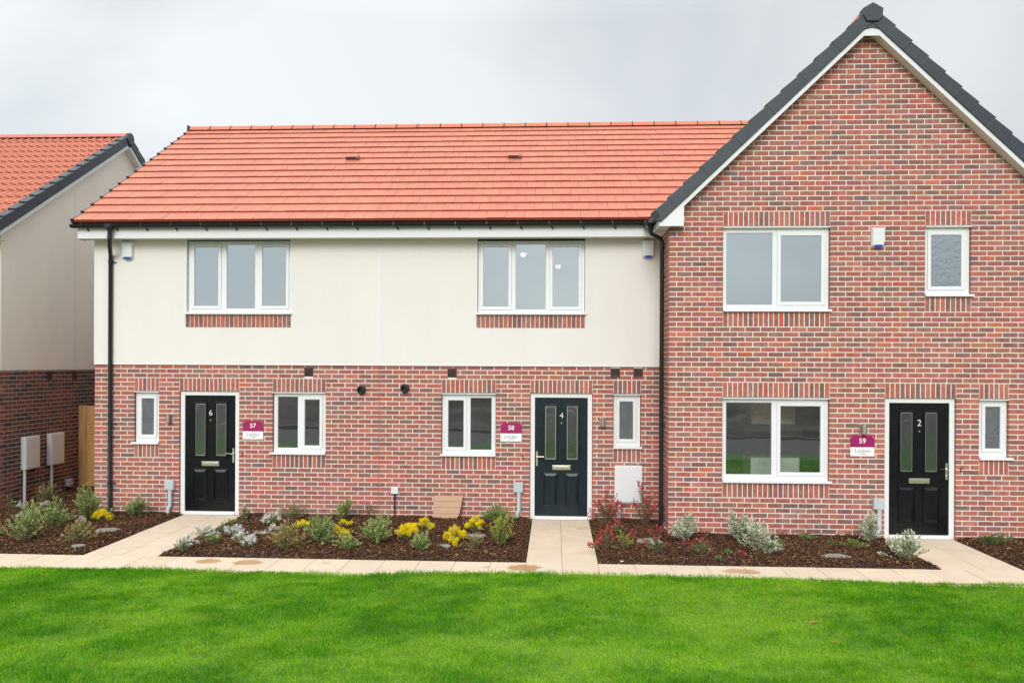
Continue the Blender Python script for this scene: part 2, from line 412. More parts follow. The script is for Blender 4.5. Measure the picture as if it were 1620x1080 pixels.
# ================================================================ THE HOUSES
S3 = 3 * CH
ZB = ZREF - S3                      # 2.067 head of the ground-floor openings
def k_(n): return ZREF + n * CH
def facade(house, x0, x1, y, lows, soldier_list, ztop=2.505, pal=PAL, phase=0.):
    T = lambda u, d, z: (u, y + d, z)
    holes = list(lows)
    mb = MB(T); sh = [(a - 0, b + 0, c, e) for a, b, c, e in soldier_list]
    bricks(mb, x0, x1, -.1, ztop, holes + sh, pal=pal, phase=phase)
    for a, b, c, e in soldier_list: soldiers(mb, a, b, c, e)
    w = mb.build('brick_wall', brick, house)
    m = MB(T); m.plate(x0, x1, -.12, ztop + .003, .0028, .30, [(a - .004, b + .004, c - .004, e + .004) for a, b, c, e in holes])
    m.build('mortar', mortar, w)
    return w

# ---- openings (world metres)
W1 = (-7.062, -6.635, k_(-15), ZB); D6 = (-6.285, -5.265, -.02, ZB); W2 = (-4.70, -3.803, k_(-17), ZB)
W3 = (-1.870, -.973, k_(-17), ZB); D4 = (-.410, .610, -.02, ZB); W4 = (.945, 1.392, k_(-15), ZB)
W5 = (-6.165, -4.398, 3.350, 4.62); W6 = (-1.285, .476, 3.350, 4.62)
XJ = -2.908
XA0, XA1 = -7.745, 1.684
def sold(w, bottom=True, top=True):
    r = []
    if top: r.append((w[0], w[1], ZB, ZREF))
    if bottom: r.append((w[0], w[1], w[2] - S3, w[2]))
    return r
h6 = thing('terraced_house', (-5.3, 0, 0), 'cream rendered terraced house numbered 6 with red roof, left end of the terrace', 'house', 'houses in the terrace')
h4 = thing('terraced_house', (-.6, 0, 0), 'cream rendered middle terraced house numbered 4 between number 6 and the brick gable', 'house', 'houses in the terrace')
h2 = thing('gabled_house', (4.6, -1.1, 0), 'red brick house numbered 2 with tall pointed front gable and dark verges', 'house', 'houses in the terrace')
nb = thing('neighbouring_house', (-12.5, 2, 0), 'beige rendered house at the far left seen from its shaded gable side', 'house')
for h in (h6, h4, h2, nb): h['_o'] = list(h.location)

facade(h6, XA0, XJ - .004, 0, [W1, D6, W2, (-4.164, -4.017, 2.325, 2.472)], sold(W1) + sold(D6, False) + sold(W2), phase=XA0)
facade(h4, XJ + .006, XA1, 0, [W3, D4, W4, (-1.770, -1.623, 2.322, 2.469), (.903, 1.050, 2.330, 2.477), (1.273, 1.420, 2.330, 2.477)],
       sold(W3) + sold(D4, False) + sold(W4), phase=XJ + .11)
vent(h6, -4.164, 2.325); vent(h4, -1.770, 2.322); vent(h4, .903, 2.330); vent(h4, 1.273, 2.330)

def rendered(house, x0, x1, w, px0, px1, joint=None):
    m = MB(); m.plate(x0, x1, 2.513, 4.60, -.018, .25, [(w[0], w[1], w[2], 4.7), (px0, px1, w[2] - .222, w[2])])
    r = m.build('render_wall', render_m, house)
    m = MB(); soldiers(m, px0, px1, w[2] - .22, w[2] - .004, y=-.016); b = m.build('brick_panel', brick, house)
    m = MB(); m.box(px0, px1, -.009, .2, w[2] - .222, w[2]); m.build('mortar', mortar, b)
    m = MB(); m.box(x0, x1, -.026, -.0185, 2.507, 2.522); m.build('bell_bead', white_m, r)
    m = MB(); m.box(w[0] - .004, w[1] + .004, .05, .25, w[2] - .01, w[2] + .0); m.build('window_board', white_m, r)
rendered(h6, XA0, XJ - .004, W5, -6.180, -4.390)
rendered(h4, XJ + .006, XA1, W6, -1.300, .480)
m = MB(); m.box(XJ - .016, XJ + .018, -.022, -.004, 2.52, 4.575); m.build('render_joint', white_m, h4)
m = MB(); m.box(XJ - .004, XJ + .006, .003, .1, -.1, 2.505, (.4, .15, .12)); m.build('movement_joint', mat('sealant', (.36, .13, .10), .7), h4)
for a_, b_ in ((XA0 - .006, XA0 + .022), (-6.196, -6.166)):
    m = MB(); m.box(a_, b_, -.0215, -.0178, 3.36 if a_ > -7 else 2.523, 4.58); m.build('corner_bead', white_m, h6)

window(h6, 0, *W1, [(-6.956, -6.742, 1.328, 1.940, True)], frosted=True, sill=(.04, .0))
window(h6, 0, *W2, [(-4.629, -4.285, 1.128, 1.985, False), (-4.171, -3.915, 1.170, 1.940, True)], sill=(.035, .0))
window(h4, 0, *W3, [(-1.767, -1.505, 1.166, 1.943, True), (-1.398, -1.043, 1.126, 1.985, False)], sill=(.02, .0))
window(h4, 0, *W4, [(1.046, 1.273, 1.325, 1.942, True)], frosted=True, sill=(.0, .02))
window(h6, -.018, W5[0], W5[1], W5[2], 4.583, [(-6.055, -5.645, 3.492, 4.482, True), (-5.506, -5.020, 3.447, 4.524, False), (-4.897, -4.492, 3.492, 4.482, True)], sill=(.02, .02), deep=.06)
window(h4, -.018, W6[0], W6[1], W6[2], 4.570, [(-1.195, -.775, 3.482, 4.470, True), (-.659, -.162, 3.438, 4.515, False), (-.052, .375, 3.482, 4.470, True)], sill=(.02, .02), deep=.06)
for hh, w in ((h6, W1), (h6, W2), (h4, W3), (h4, W4)):
    m = MB(); m.box(w[0] + .002, w[1] - .002, -.012, .05, w[3] - .022, w[3] - .006); m.build('head_trim', white, hh)
door(h6, 0, D6[0], D6[1], ZB, '6', door_m, False)
door(h4, 0, D4[0], D4[1], ZB, '4', door_b, True)
for hh, d, y in ((h6, D6, 0), (h4, D4, 0)):
    m = MB(); m.box(d[0] + .01, d[1] - .01, y - .012, y + .1, -.05, .005); m.build('door_step', mat('step', (.36, .25, .23), .8), hh)

# rooms behind the glass: floors, ceilings, partitions
def rooms(house, x0, x1, y0, depth=4.0):
    m = MB()
    for z in (-.06, 2.40, 4.72): m.box(x0 + .02, x1 - .02, y0 + .26, y0 + depth, z, z + .1)
    m.box(x0 + .02, x1 - .02, y0 + depth, y0 + depth + .1, -.06, 4.82)
    m.box(x0 + .02, x0 + .12, y0 + .3, y0 + depth, .04, 4.72); m.box(x1 - .12, x1 - .02, y0 + .3, y0 + depth, .04, 4.72)
    return m.build('rooms', room_m, house)
rooms(h6, XA0, XJ, .04); rooms(h4, XJ, XA1, .04, 6.2)

# back and side walls
def shell(house, x0, x1, y0, y1, z, sides):
    m = MB(); m.box(x0, x1, y1 - .3, y1, -.1, z)
    if 'l' in sides: m.box(x0, x0 + .28, y0, y1 - .301, 2.513, z)
    if 'r' in sides: m.box(x1 - .28, x1, y0, y1 - .301, 2.513, z)
    m.build('rear_wall', render_m, house)
shell(h6, XA0 + .001, XJ, .26, 8.0, 4.6, 'l'); shell(h4, XJ, XA1, .26, 8.0, 4.6, '')
T = lambda u, d, z: (XA0 + d, u, z)
m = MB(T); bricks(m, .105, 8.0, -.1, 2.505); w = m.build('side_wall', brick, h6)
m = MB(T); m.box(.31, 8.0, .007, .28, -.1, 2.507); m.build('mortar', mortar, w)

# ---------------------------------------------------------------- tiled roofs
PA = math.atan(.622)
def slopeT(ox, oy, oz, sdir, ndir, udir):
    def f(u, s, n): return (ox + u * udir[0] + s * sdir[0] + n * ndir[0], oy + u * udir[1] + s * sdir[1] + n * ndir[1], oz + u * udir[2] + s * sdir[2] + n * ndir[2])
    return f
def tiles(T, u0, u1, Ls, n, limit=None, w=.300, base=(.55, .182, .106)):
    """flat interlocking tiles laid to a broken bond; T(u,s,n)"""
    mb = MB(T); g = Ls / n
    for i in range(n):
        s0 = i * g; s1 = s0 + g + .05 if i < n - 1 else Ls
        ua = u0; um = limit(s0) if limit else u1
        u = u0 - (w / 2 if i % 2 else 0)
        while u < min(u1, um):
            a = max(u, u0) + .0018; b = min(u + w, u1, um) - .0018
            if b - a > .03:
                t = .044 + rnd.uniform(-.0025, .0025); k = rnd.uniform(.965, 1.035); tl = rnd.uniform(-.002, .002)
                c = (base[0] * k, base[1] * k * rnd.uniform(.95, 1.05), base[2] * k)
                sj = s0 + rnd.uniform(-.002, .002)
                mb.add([(a, sj, t), (b, sj, t + tl), (b, s1, .018), (a, s1, .018)], [(0, 1, 2, 3)], c)
                d = (.30, .055, .03)  # edge faces in darker red, the shade under each course put into the colour
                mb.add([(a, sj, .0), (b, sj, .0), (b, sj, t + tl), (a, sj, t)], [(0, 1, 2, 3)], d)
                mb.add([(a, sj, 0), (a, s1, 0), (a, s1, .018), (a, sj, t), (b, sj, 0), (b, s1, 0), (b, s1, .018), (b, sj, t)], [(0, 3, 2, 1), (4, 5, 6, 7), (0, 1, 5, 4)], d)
            u += w
    return mb
ca, sa = math.cos(PA), math.sin(PA)
OY, OZ = -.385, 4.835
LA = 5.165
TAf = slopeT(0, OY, OZ, (0, ca, sa), (0, -sa, ca), (1, 0, 0))
RY, RZ = OY + LA * ca, OZ + LA * sa
TAb = slopeT(0, 2 * RY - OY, OZ, (0, -ca, sa), (0, sa, ca), (1, 0, 0))
# gable roof of number 2
EX, EZ, AX = 1.39, 4.665, 4.56
TB_ = .952; PBn = math.atan(TB_); cb, sb = math.cos(PBn), math.sin(PBn); LB = (AX - EX) / cb
valley = lambda s: EX + (OZ + s * sa - EZ) / TB_ + .35
XL = -7.905
r6 = tiles(TAf, XL, XJ, LA, 15).build('roof', tile_m, h6)
r4 = tiles(TAf, XJ, 5.0, LA, 15, limit=valley).build('roof', tile_m, h4)
for hh, a, b, rr in ((h6, XL, XJ, r6), (h4, XJ, XA1 + .2, r4)):
    tiles(TAb, a, b, LA, 15).build('rear_roof', tile_m, rr)
    m = MB(TAf); m.box(a + .02, b, .02, LA, -.10, -.004); m.build('roof_deck', soil_m, rr)
    m = MB(TAb); m.box(a + .02, b, .02, LA, -.10, -.004); m.build('roof_deck', soil_m, rr)
m = MB(TAf)   # deck of the stretch that dies into the gable roof
m.add([(XA1 + .2, .02, -.1), (XA1 + .2, .02, -.004), (XA1 + .2, LA, -.1), (XA1 + .2, LA, -.004), (4.6, LA, -.1), (4.6, LA, -.004)], [(0, 4, 2), (1, 3, 5), (0, 2, 3, 1), (2, 4, 5, 3), (0, 1, 5, 4)])
m.build('roof_deck', soil_m, r4)
# gable triangle of the end wall
T = lambda u, d, z: (XA0 + .001 + d, u, z)
m = MB(T); m.prism([(.0, 4.58), (8.0, 4.58), (8.0, 4.75), (RY, RZ - .13), (.0, 4.75)], .0, .24); m.build('gable_wall', render_m, h6)
# dry verge on the left edge: grey strip with dark nibs
m = MB(TAf); g = LA / 15
for i in range(15):
    s0 = i * g
    m.add([(XL - .022, s0, -.11), (XL, s0, -.11), (XL, s0, .056), (XL - .022, s0, .056), (XL - .022, s0 + g, -.11), (XL, s0 + g, -.11), (XL, s0 + g, .030), (XL - .022, s0 + g, .030)],
          [(0, 1, 2, 3), (3, 2, 6, 7), (0, 3, 7, 4), (1, 5, 6, 2)])
m.build('verge', mat('verge_grey', (.20, .21, .23), .5), r6)
for i in range(15):
    m = MB(TAf); m.box(XL - .026, XL + .016, i * g - .014, i * g + .022, -.02, .062); m.build('verge_clip', black_p, r6)
m = MB(TAb); m.box(XL - .022, XL, 0, LA, -.11, .05); m.build('rear_verge', slate_m, r6)
# ridge tiles
def ridge(house, x0, x1, y, z, first, colr=(.60, .17, .09), seg=.45, r=.12, rmat=None, nib=True, roof=None):
    mb = MB(); nb_ = MB(); x = first
    while x > x0: x -= seg
    while x < x1:
        a, b = max(x, x0) + .003, min(x + seg, x1) - .003
        if b - a > .04:
            k = rnd.uniform(.93, 1.07); V = []
            prof = [(-r, -.055), (-r * .62, .012), (-r * .2, .045), (r * .2, .045), (r * .62, .012), (r, -.055)]
            for X in (a, b):
                for p in prof: V.append((X, y + p[0], z + p[1]))
            n = len(prof)
            mb.add(V, [(i, i + n, i + n + 1, i + 1) for i in range(n - 1)] + [tuple(range(n)), tuple(range(2 * n - 1, n - 1, -1))], tuple(v * k for v in colr))
            if nib and b < x1 - .01:
                for X in (b + .003,):
                    V = [(X + dx, y + p[0] * 1.05, z + p[1] * 1.0 + .008) for dx in (-.010, .010) for p in prof]
                    nb_.add(V, [(i, i + n, i + n + 1, i + 1) for i in range(n - 1)] + [tuple(range(n)), tuple(range(2 * n - 1, n - 1, -1))])
        x += seg
    o = mb.build('ridge_tiles', tile_m, roof or house)
    if nib: nb_.build('ridge_union', black_p, roof or house)
ridge(h6, XL - .02, XJ, RY, RZ + .045, XL, roof=r6); ridge(h4, XJ, 4.75, RY, RZ + .045, XJ, roof=r4)
m = MB(); m.box(XL - .045, XL - .005, RY - .13, RY + .13, RZ - .09, RZ + .095); m.build('ridge_end_cap', slate_m, r6, bevel=.02)
# vent terminals in the slope
for hh, x in ((h6, -3.93), (h4, -.815)):
    s = (2.2 - OY) / ca - .05
    m = MB(TAf); m.add([(x - .11, s, .03), (x + .11, s, .03), (x + .11, s, .10), (x - .11, s, .10), (x - .13, s + .24, .03), (x + .13, s + .24, .03)],
                       [(0, 1, 2, 3), (3, 2, 5, 4), (0, 3, 4), (1, 5, 2)], (.60, .22, .15))
    v = m.build('roof_vent', tile_m, hh); m = MB(TAf); m.box(x - .095, x + .095, s - .004, s + .002, .040, .088); m.build('vent_mouth', airb_m, v)
    m = MB(TAf); m.box(x + .10, x + .15, s - .03, s + .10, .045, .095, (.24, .12, .10)); m.build('vent_side', tile_m, v, bevel=.01)

# ---------------------------------------------------------------- fascia, gutters, downpipes
for hh, a, b in ((h6, -7.885, XJ - .001), (h4, XJ + .001, 1.515)):
    m = MB(); m.box(a, b, -.27, -.25, 4.583, 4.80); f = m.build('fascia', white_m, hh)
    m = MB(); m.box(a + .002, b, -.2495, -.02, 4.590, 4.603); m.build('soffit', soffit_m, hh)
    m = MB(lambda u, d, z: (d, u, z))
    c = (-.335, 4.800); n = 10; pr = [(c[0] - .058 * math.cos(math.pi * i / n), c[1] - .056 * math.sin(math.pi * i / n)) for i in range(n + 1)]
    pr += [(c[0] + .052 * math.cos(math.pi * i / n), c[1] - .050 * math.sin(math.pi * i / n)) for i in range(n + 1)]
    a2 = a - .07 if hh is h6 else a; b2 = b if hh is h6 else 1.50
    for i in range(n):       # channel wall, piece by piece (front lip to back)
        q = [pr[i], pr[i + 1], pr[2 * n + 1 - i - 1], pr[2 * n + 1 - i]]
        m.prism(q, a2, b2)
    gt = m.build('gutter', black_p, hh)
    if hh is h6:
        m = MB(lambda u, d, z: (d, u, z)); m.prism(pr[:n + 1], a2 - .012, a2 + .006); m.build('stop_end', black_p, gt)
    m = MB(); x = a + .12 if hh is h6 else a + .3
    while x < b - .1:
        m.add([(x - .008, -.29, 4.795), (x + .008, -.29, 4.795), (x + .05, -.274, 4.715), (x + .07, -.274, 4.715), (x - .008, -.272, 4.80), (x + .008, -.272, 4.80), (x + .05, -.271, 4.70), (x + .07, -.271, 4.70)],
              [(0, 1, 3, 2), (0, 2, 6, 4), (1, 5, 7, 3), (2, 3, 7, 6), (4, 6, 7, 5)])
        m.tube([(x + .058, -.285, 4.712), (x + .058, -.268, 4.712)], .014, 8)
        m.box(x - .010, x + .010, -.398, -.385, 4.765, 4.815)
        x += .50
    m.build('gutter_bracket', black_p, gt)
m = MB(); m.box(-7.895, -7.886, -.275, -.03, 4.57, 4.80); m.build('box_end', white_m, h6)
m = MB(); m.box(-4.02 - .04, -4.02 + .04, -.272, -.2705, 4.583, 4.80); m.build('fascia_joint', white_m, h6)
def downpipe(house, pts, clips, wall, shoe=None):
    m = MB(); r = .034
    m.tube(pts, r, 16); p = m.build('downpipe', black_p, house, smooth=True)
    m = MB()
    x, y = pts[-2][0], pts[-2][1]
    for z in clips:
        m.tube([(x, y, z - .012), (x, y, z + .012)], r + .005, 16)
        m.tube([(x + .03, y + wall[1] * .02, z), (x + wall[0], y + wall[1], z - .006)], .009, 8)
        m.tube([(x + wall[0] - .006, y + wall[1], z - .006), (x + wall[0] + .006, y + wall[1], z - .006)], .014, 8)
    m.build('pipe_clip', black_p, p)
    m = MB()
    for z in (pts[1][2] + .04, pts[3][2] - .10): m.tube([(x if z < pts[2][2] else pts[0][0], y if z < pts[2][2] else pts[0][1], z - .03), (x if z < pts[2][2] else pts[0][0], y if z < pts[2][2] else pts[0][1], z + .03)], r + .005, 16)
    m.build('pipe_collar', black_p, p, smooth=True)
    return p
downpipe(h6, [(-7.315, -.335, 4.76), (-7.315, -.335, 4.56), (-7.36, -.25, 4.46), (-7.44, -.075, 4.33), (-7.452, -.055, 4.26), (-7.452, -.055, .12), (-7.47, -.12, -.02)], (4.22, 1.52, .52), (.075, .03))
downpipe(h2, [(1.452, -.75, 4.72), (1.452, -.75, 4.585), (1.475, -.748, 4.545), (1.60, -.725, 4.480), (1.632, -.72, 4.43), (1.632, -.72, .06), (1.66, -.74, -.03)], (3.90, 1.62, .36), (.045, .02))

# ---------------------------------------------------------------- number 2: the brick gable
YB = -1.125
B1 = (2.478, 4.038, k_(14), k_(31)); B2 = (5.403, 6.063, k_(17), k_(31))
B3 = (2.478, 4.038, k_(-20), ZB); DB = (4.836, 5.856, -.02, ZB); B4 = (6.183, 6.606, k_(-15), ZB)
WX0, WX1 = XA1, 7.436
off = .186 / cb
planesB = [(-TB_, 1, EZ - TB_ * EX - off), (TB_, 1, EZ + TB_ * (2 * AX - EX) - off)]
T = lambda u, d, z: (u, YB + d, z)
holes = [B1, B2, B3, DB, B4]
def tp(w): return (w[0], w[1], w[3], w[3] + S3)
def bt(w): return (w[0], w[1], w[2] - S3, w[2])
so = [tp(B1), bt(B1), tp(B2), bt(B2), tp(B3), bt(B3), tp(DB), tp(B4), bt(B4)]
mb = MB(T); bricks(mb, WX0, WX1, -.15, 7.5, holes + so, planes=planesB, phase=WX0 + .0)
for a in so: soldiers(mb, *a)
wb = mb.build('brick_wall', brick, h2)
m = MB(T); m.plate(WX0 + .005, WX1, -.15, 4.86, .0028, .30, [(a - .004, b + .004, c - .004, e + .004) for a, b, c, e in holes])
P = clip_poly([(WX0 + .005, 4.86), (WX1, 4.86), (WX1, 8), (WX0 + .005, 8)], planesB); m.prism(P, .0028, .25)
m.build('mortar', mortar, wb)
T = lambda u, d, z: (WX0 + d, u, z)
mb = MB(T); bricks(mb, YB + .105, -.002, -.15, 4.60, phase=YB); wr = mb.build('return_wall', brick, h2)
m = MB(T); m.box(YB + .31, 7.9, .0028, .25, -.15, 4.62); m.build('mortar', mortar, wr)
m = MB(); m.box(WX1 - .25, WX1, YB + .301, 7.9, -.15, 4.62); m.box(WX0 + .26, WX1 - .26, 7.6, 7.9, -.15, 4.62); m.build('rear_wall', mortar, h2)
window(h2, YB, *B1, [(2.534, 3.212, 3.435, 4.505, False), (3.331, 3.923, 3.480, 4.462, True)], sill=(.0, .02))
window(h2, YB, *B2, [(5.505, 5.942, 3.705, 4.465, True)], sill=(.0, .03), frosted=True)
window(h2, YB, *B3, [(2.540, 3.213, .915, 1.988, False), (3.335, 3.924, .955, 1.940, True)], sill=(.0, .03))
window(h2, YB, *B4, [(6.290, 6.506, 1.335, 1.950, True)], sill=(.0, .05), frosted=True)
for w in (B1, B2, B3, B4):
    m = MB(); m.box(w[0] + .002, w[1] - .002, YB - .012, YB + .05, w[3] - .022, w[3] - .006); m.build('head_trim', white, h2)
door(h2, YB, DB[0], DB[1], ZB, '2', door_m, False)
m = MB(); m.box(DB[0] + .01, DB[1] - .01, YB - .012, YB + .1, -.05, .005); m.build('door_step', MATS['step'], h2)
rooms(h2, WX0, WX1, YB + .04, 4.5)

TBl = slopeT(EX, 0, EZ, (cb, 0, sb), (-sb, 0, cb), (0, 1, 0))
TBr = slopeT(2 * AX - EX, 0, EZ, (-cb, 0, sb), (sb, 0, cb), (0, 1, 0))
YV = YB - .175
for TT, nm in ((TBl, 'roof'), (TBr, 'roof')):
    rf = tiles(lambda u, s_, n_, TT=TT: TT(u, s_ + .09, n_), YV + .06, 8.2, LB - .09, 12).build(nm, tile_m, h2)
    m = MB(TT); m.box(YV + .03, 8.15, .10, LB, -.15, -.004); m.build('roof_deck', soil_m, rf)
    # verge caps, stepped
    m = MB(TT); n = 13; g = (LB - .15) / n
    for i in range(n):
        s0 = .075 + i * g; s1 = s0 + g + .012; dn = .026
        y0 = YV - .022 - (.004 if i % 2 else 0); y1 = YV + .12
        V = [(y0, s0, -.125), (y0, s1, -.125), (y0, s1, .045), (y0, s0, .045 + dn), (y1, s0, -.125), (y1, s1, -.125), (y1, s1, .045), (y1, s0, .045 + dn)]
        m.add(V, [(0, 1, 2, 3), (7, 6, 5, 4), (0, 3, 7, 4), (1, 5, 6, 2), (3, 2, 6, 7), (0, 4, 5, 1)])
    m.build('verge_caps', slate_m, rf, bevel=.006)
    m = MB(TT); m.box(YV, YV + .018, .10, LB, -.185, -.05); m.build('bargeboard', white_m, rf)
    m = MB(TT); m.box(YV + .0185, YB + .004, .25, LB, -.184, -.172); m.build('soffit', soffit_m, rf)
# ridge and end cap
m = MB()
prof = [(-.15, -.15), (-.155, -.035), (-.12, .03), (0, .105), (.12, .03), (.155, -.035), (.15, -.15)]
AZ = EZ + (AX - EX) * TB_
y = YV + .10
while y < 8.1:
    V = [(AX + p[0], yy, AZ + p[1]) for yy in (y + .003, min(y + .447, 8.15)) for p in prof]; n = len(prof); k = rnd.uniform(.93, 1.07)
    m.add(V, [(i, i + n, i + n + 1, i + 1) for i in range(n - 1)] + [tuple(range(n)), tuple(range(2 * n - 1, n - 1, -1))], (.6 * k, .17 * k, .09 * k)); y += .45
m.build('ridge_tiles', tile_m, h2)
m = MB(lambda u, d, z: (AX + u, YV + d, AZ + z))
m.prism([(-.085, -.165), (.085, -.165), (.137, -.11), (.147, .02), (0, .105), (-.147, .02), (-.137, -.07)], -.05, .10); m.build('ridge_end_cap', slate_m, h2, bevel=.008)
m = MB(); m.prism([(AX - .20, AZ - .36), (AX + .20, AZ - .36), (AX + .03, AZ - .10), (AX - .03, AZ - .10)], YV + .003, YV + .0165); m.build('apex_board', white_m, h2)
m = MB(); m.prism([(AX - .10, AZ - .27), (AX, AZ - .245), (AX + .10, AZ - .27), (AX + .12, AZ - .12), (AX - .12, AZ - .12)], YV - .012, YV + .002); m.build('apex_trim', slate_m, h2)
# boxed eaves: left (seen) and right
for sgn in (1, -1):
    fx = (lambda x: x) if sgn == 1 else (lambda x: 2 * AX - x)
    m = MB(lambda u, d, z: (fx(u), YV + d, z)); m.prism([(1.532, 4.577), (1.872, 4.577), (1.872, 4.95), (1.532, 4.665)], -.003, .016)
    m.build('box_end', white_m, h2)
    m = MB(lambda u, d, z: (fx(u), d, z)); m.box(1.514, 1.5318, YV - .002, 7.9 if sgn < 0 else -.05, 4.577, 4.70); m.build('eaves_fascia', white_m, h2)
    m = MB(lambda u, d, z: (fx(u), d, z)); m.box(1.532, 1.69, YV + .0165, 7.9 if sgn < 0 else -.01, 4.580, 4.592); m.build('eaves_soffit', soffit_m, h2)
m = MB(lambda u, d, z: (u, d, z)); n = 10; c = (1.452, 4.735)
pr = [(c[0] - .058 * math.cos(math.pi * i / n), c[1] - .056 * math.sin(math.pi * i / n)) for i in range(n + 1)] + [(c[0] + .052 * math.cos(math.pi * i / n), c[1] - .05 * math.sin(math.pi * i / n)) for i in range(n + 1)]
for i in range(n): m.prism([pr[i], pr[i + 1], pr[2 * n - i], pr[2 * n + 1 - i]], YV - .02, -.40)
g2 = m.build('gutter', black_p, h2)
m = MB(); m.prism(pr[:n + 1], YV - .034, YV - .018); m.build('stop_end', black_p, g2)
m = MB(); m.tube([(1.452, YV - .03, 4.748), (1.452, YV - .036, 4.748)], .05, 16); m.tube([(1.452, -.75, 4.69), (1.452, -.75, 4.60)], [.055, .040], 16)
m.box(1.392, 1.512, -.84, -.66, 4.675, 4.765); m.box(1.388, 1.516, -.46, -.30, 4.715, 4.815); m.build('gutter_outlet', black_p, g2, bevel=.01)
m = MB(); m.tube([(-7.315, -.335, 4.75), (-7.315, -.335, 4.69)], [.06, .040], 16); m.box(-7.38, -7.25, -.398, -.273, 4.742, 4.806); m.build('gutter_outlet', black_p, h6, bevel=.01)

# ---------------------------------------------------------------- the neighbouring house
NX = -9.6; NY0, NRY, NRZ = .27, 4.27, 7.50
TN = .612; PN = math.atan(TN); cn, sn = math.cos(PN), math.sin(PN)
T = lambda u, d, z: (NX - d, u, z)
nh = [(1.615, 1.765, 2.215, 2.365), (2.445, 2.595, 2.215, 2.365)]
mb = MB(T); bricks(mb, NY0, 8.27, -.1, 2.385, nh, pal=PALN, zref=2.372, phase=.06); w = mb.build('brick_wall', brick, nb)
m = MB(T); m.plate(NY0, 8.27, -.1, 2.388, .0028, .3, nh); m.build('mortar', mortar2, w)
for a in nh: vent(nb, a[0], a[2], T=T)
m = MB(T); m.prism([(NY0, 2.395), (8.27, 2.395), (8.27, NRZ - 4 * TN - .12), (NRY, NRZ - .12), (NY0, NRZ - 4 * TN - .12)], -.018, .28); rw = m.build('render_wall', render_n, nb)
m = MB(T); m.box(2.47, 2.50, -.0215, -.0183, 2.41, 5.9); m.build('render_joint', white_m, rw)
NW = (-12.4, -11.5, 1.18, 2.08); NU = (-12.6, -11.1, 3.35, 4.60)
T = lambda u, d, z: (u, NY0 + d, z)
m = MB(T); m.plate(-17, NX - .301, -.1, 2.388, .0028, .28, [NW]); mq = m
m = MB(T); m.plate(-17, NX, 2.395, 4.78, -.018, .28, [NU]); fw = m.build('front_wall', render_n, nb)
m = MB(T); bricks(m, -17, NX, -.1, 2.385, [NW], pal=PAL, zref=2.372); fb = m.build('front_brick_wall', brick, nb); mq.build('mortar', mortar, fb)
m = MB(); m.box(-17, NX - .301, 8.0, 8.27, -.1, 4.9); m.build('back_wall', render_n, nb)
window(nb, NY0, *NW, [(-12.33, -11.99, 1.29, 2.0, False), (-11.88, -11.58, 1.33, 1.96, True)]); window(nb, NY0 - .018, *NU, [(-12.5, -11.95, 3.45, 4.5, False), (-11.75, -11.2, 3.49, 4.46, True)])
m = MB(); m.box(-16.5, NX + .16, NY0 - .27, NY0 - .25, 4.62, 4.82); m.build('fascia', white_m, nb)
m = MB(); m.box(-16.5, NX + .15, NY0 - .2495, NY0 - .02, 4.625, 4.64); m.build('soffit', soffit_m, nb)
m = MB(); m.tube([(-16.5, NY0 - .33, 4.80), (NX + .18, NY0 - .33, 4.80)], .055, 14); m.build('gutter', black_p, nb)
m = MB(); m.box(-16.9, NX - .32, 4.3, 4.4, -.05, 4.7); m.box(-16.9, NX - .32, NY0 + .3, 4.3, 2.45, 2.55); m.box(-16.9, NX - .32, NY0 + .3, 4.3, 4.65, 4.7); m.build('rooms', room_m, nb)
VX = NX + .175
LN = (NRY + .14) / cn; OYn = -.14; OZn = NRZ - (NRY + .14) * TN + .0
TNf = slopeT(0, OYn, OZn, (0, cn, sn), (0, -sn, cn), (1, 0, 0)); TNb = slopeT(0, 2 * NRY - OYn, OZn, (0, -cn, sn), (0, sn, cn), (1, 0, 0))
def pantiles(T, u0, u1, Ls, n, per=.165, samp=8):
    mb = MB(T); g = Ls / n; nu = int((u1 - u0) / per * samp); us = [u1 - i * per / samp for i in range(nu + 1)][::-1]
    wv = [max(0., math.sin((u1 - u) / per * 2 * math.pi)) ** .8 * .032 for u in us]
    for i in range(n):
        s0 = i * g; s1 = s0 + g + .02 if i < n - 1 else Ls; k = rnd.uniform(.97, 1.03); c = (.52 * k, .165 * k, .092 * k); d = (.36, .07, .04)  # d: darker front lips, shade at the tile steps put into the colour
        V = []
        for u, w in zip(us, wv): V += [(u, s0, w * .6), (u, s0, .036 + w), (u, s1, .012 + w)]
        mb.add(V, [(3 * j + 1, 3 * j + 4, 3 * j + 5, 3 * j + 2) for j in range(nu)], c)
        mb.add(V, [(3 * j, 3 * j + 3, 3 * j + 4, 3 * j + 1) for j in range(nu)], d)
    return mb
rn = pantiles(TNf, -16.5, VX - .02, LN, 15).build('roof', tile_m, nb)
pantiles(TNb, -16.5, VX - .02, LN, 15).build('rear_roof', tile_m, rn)
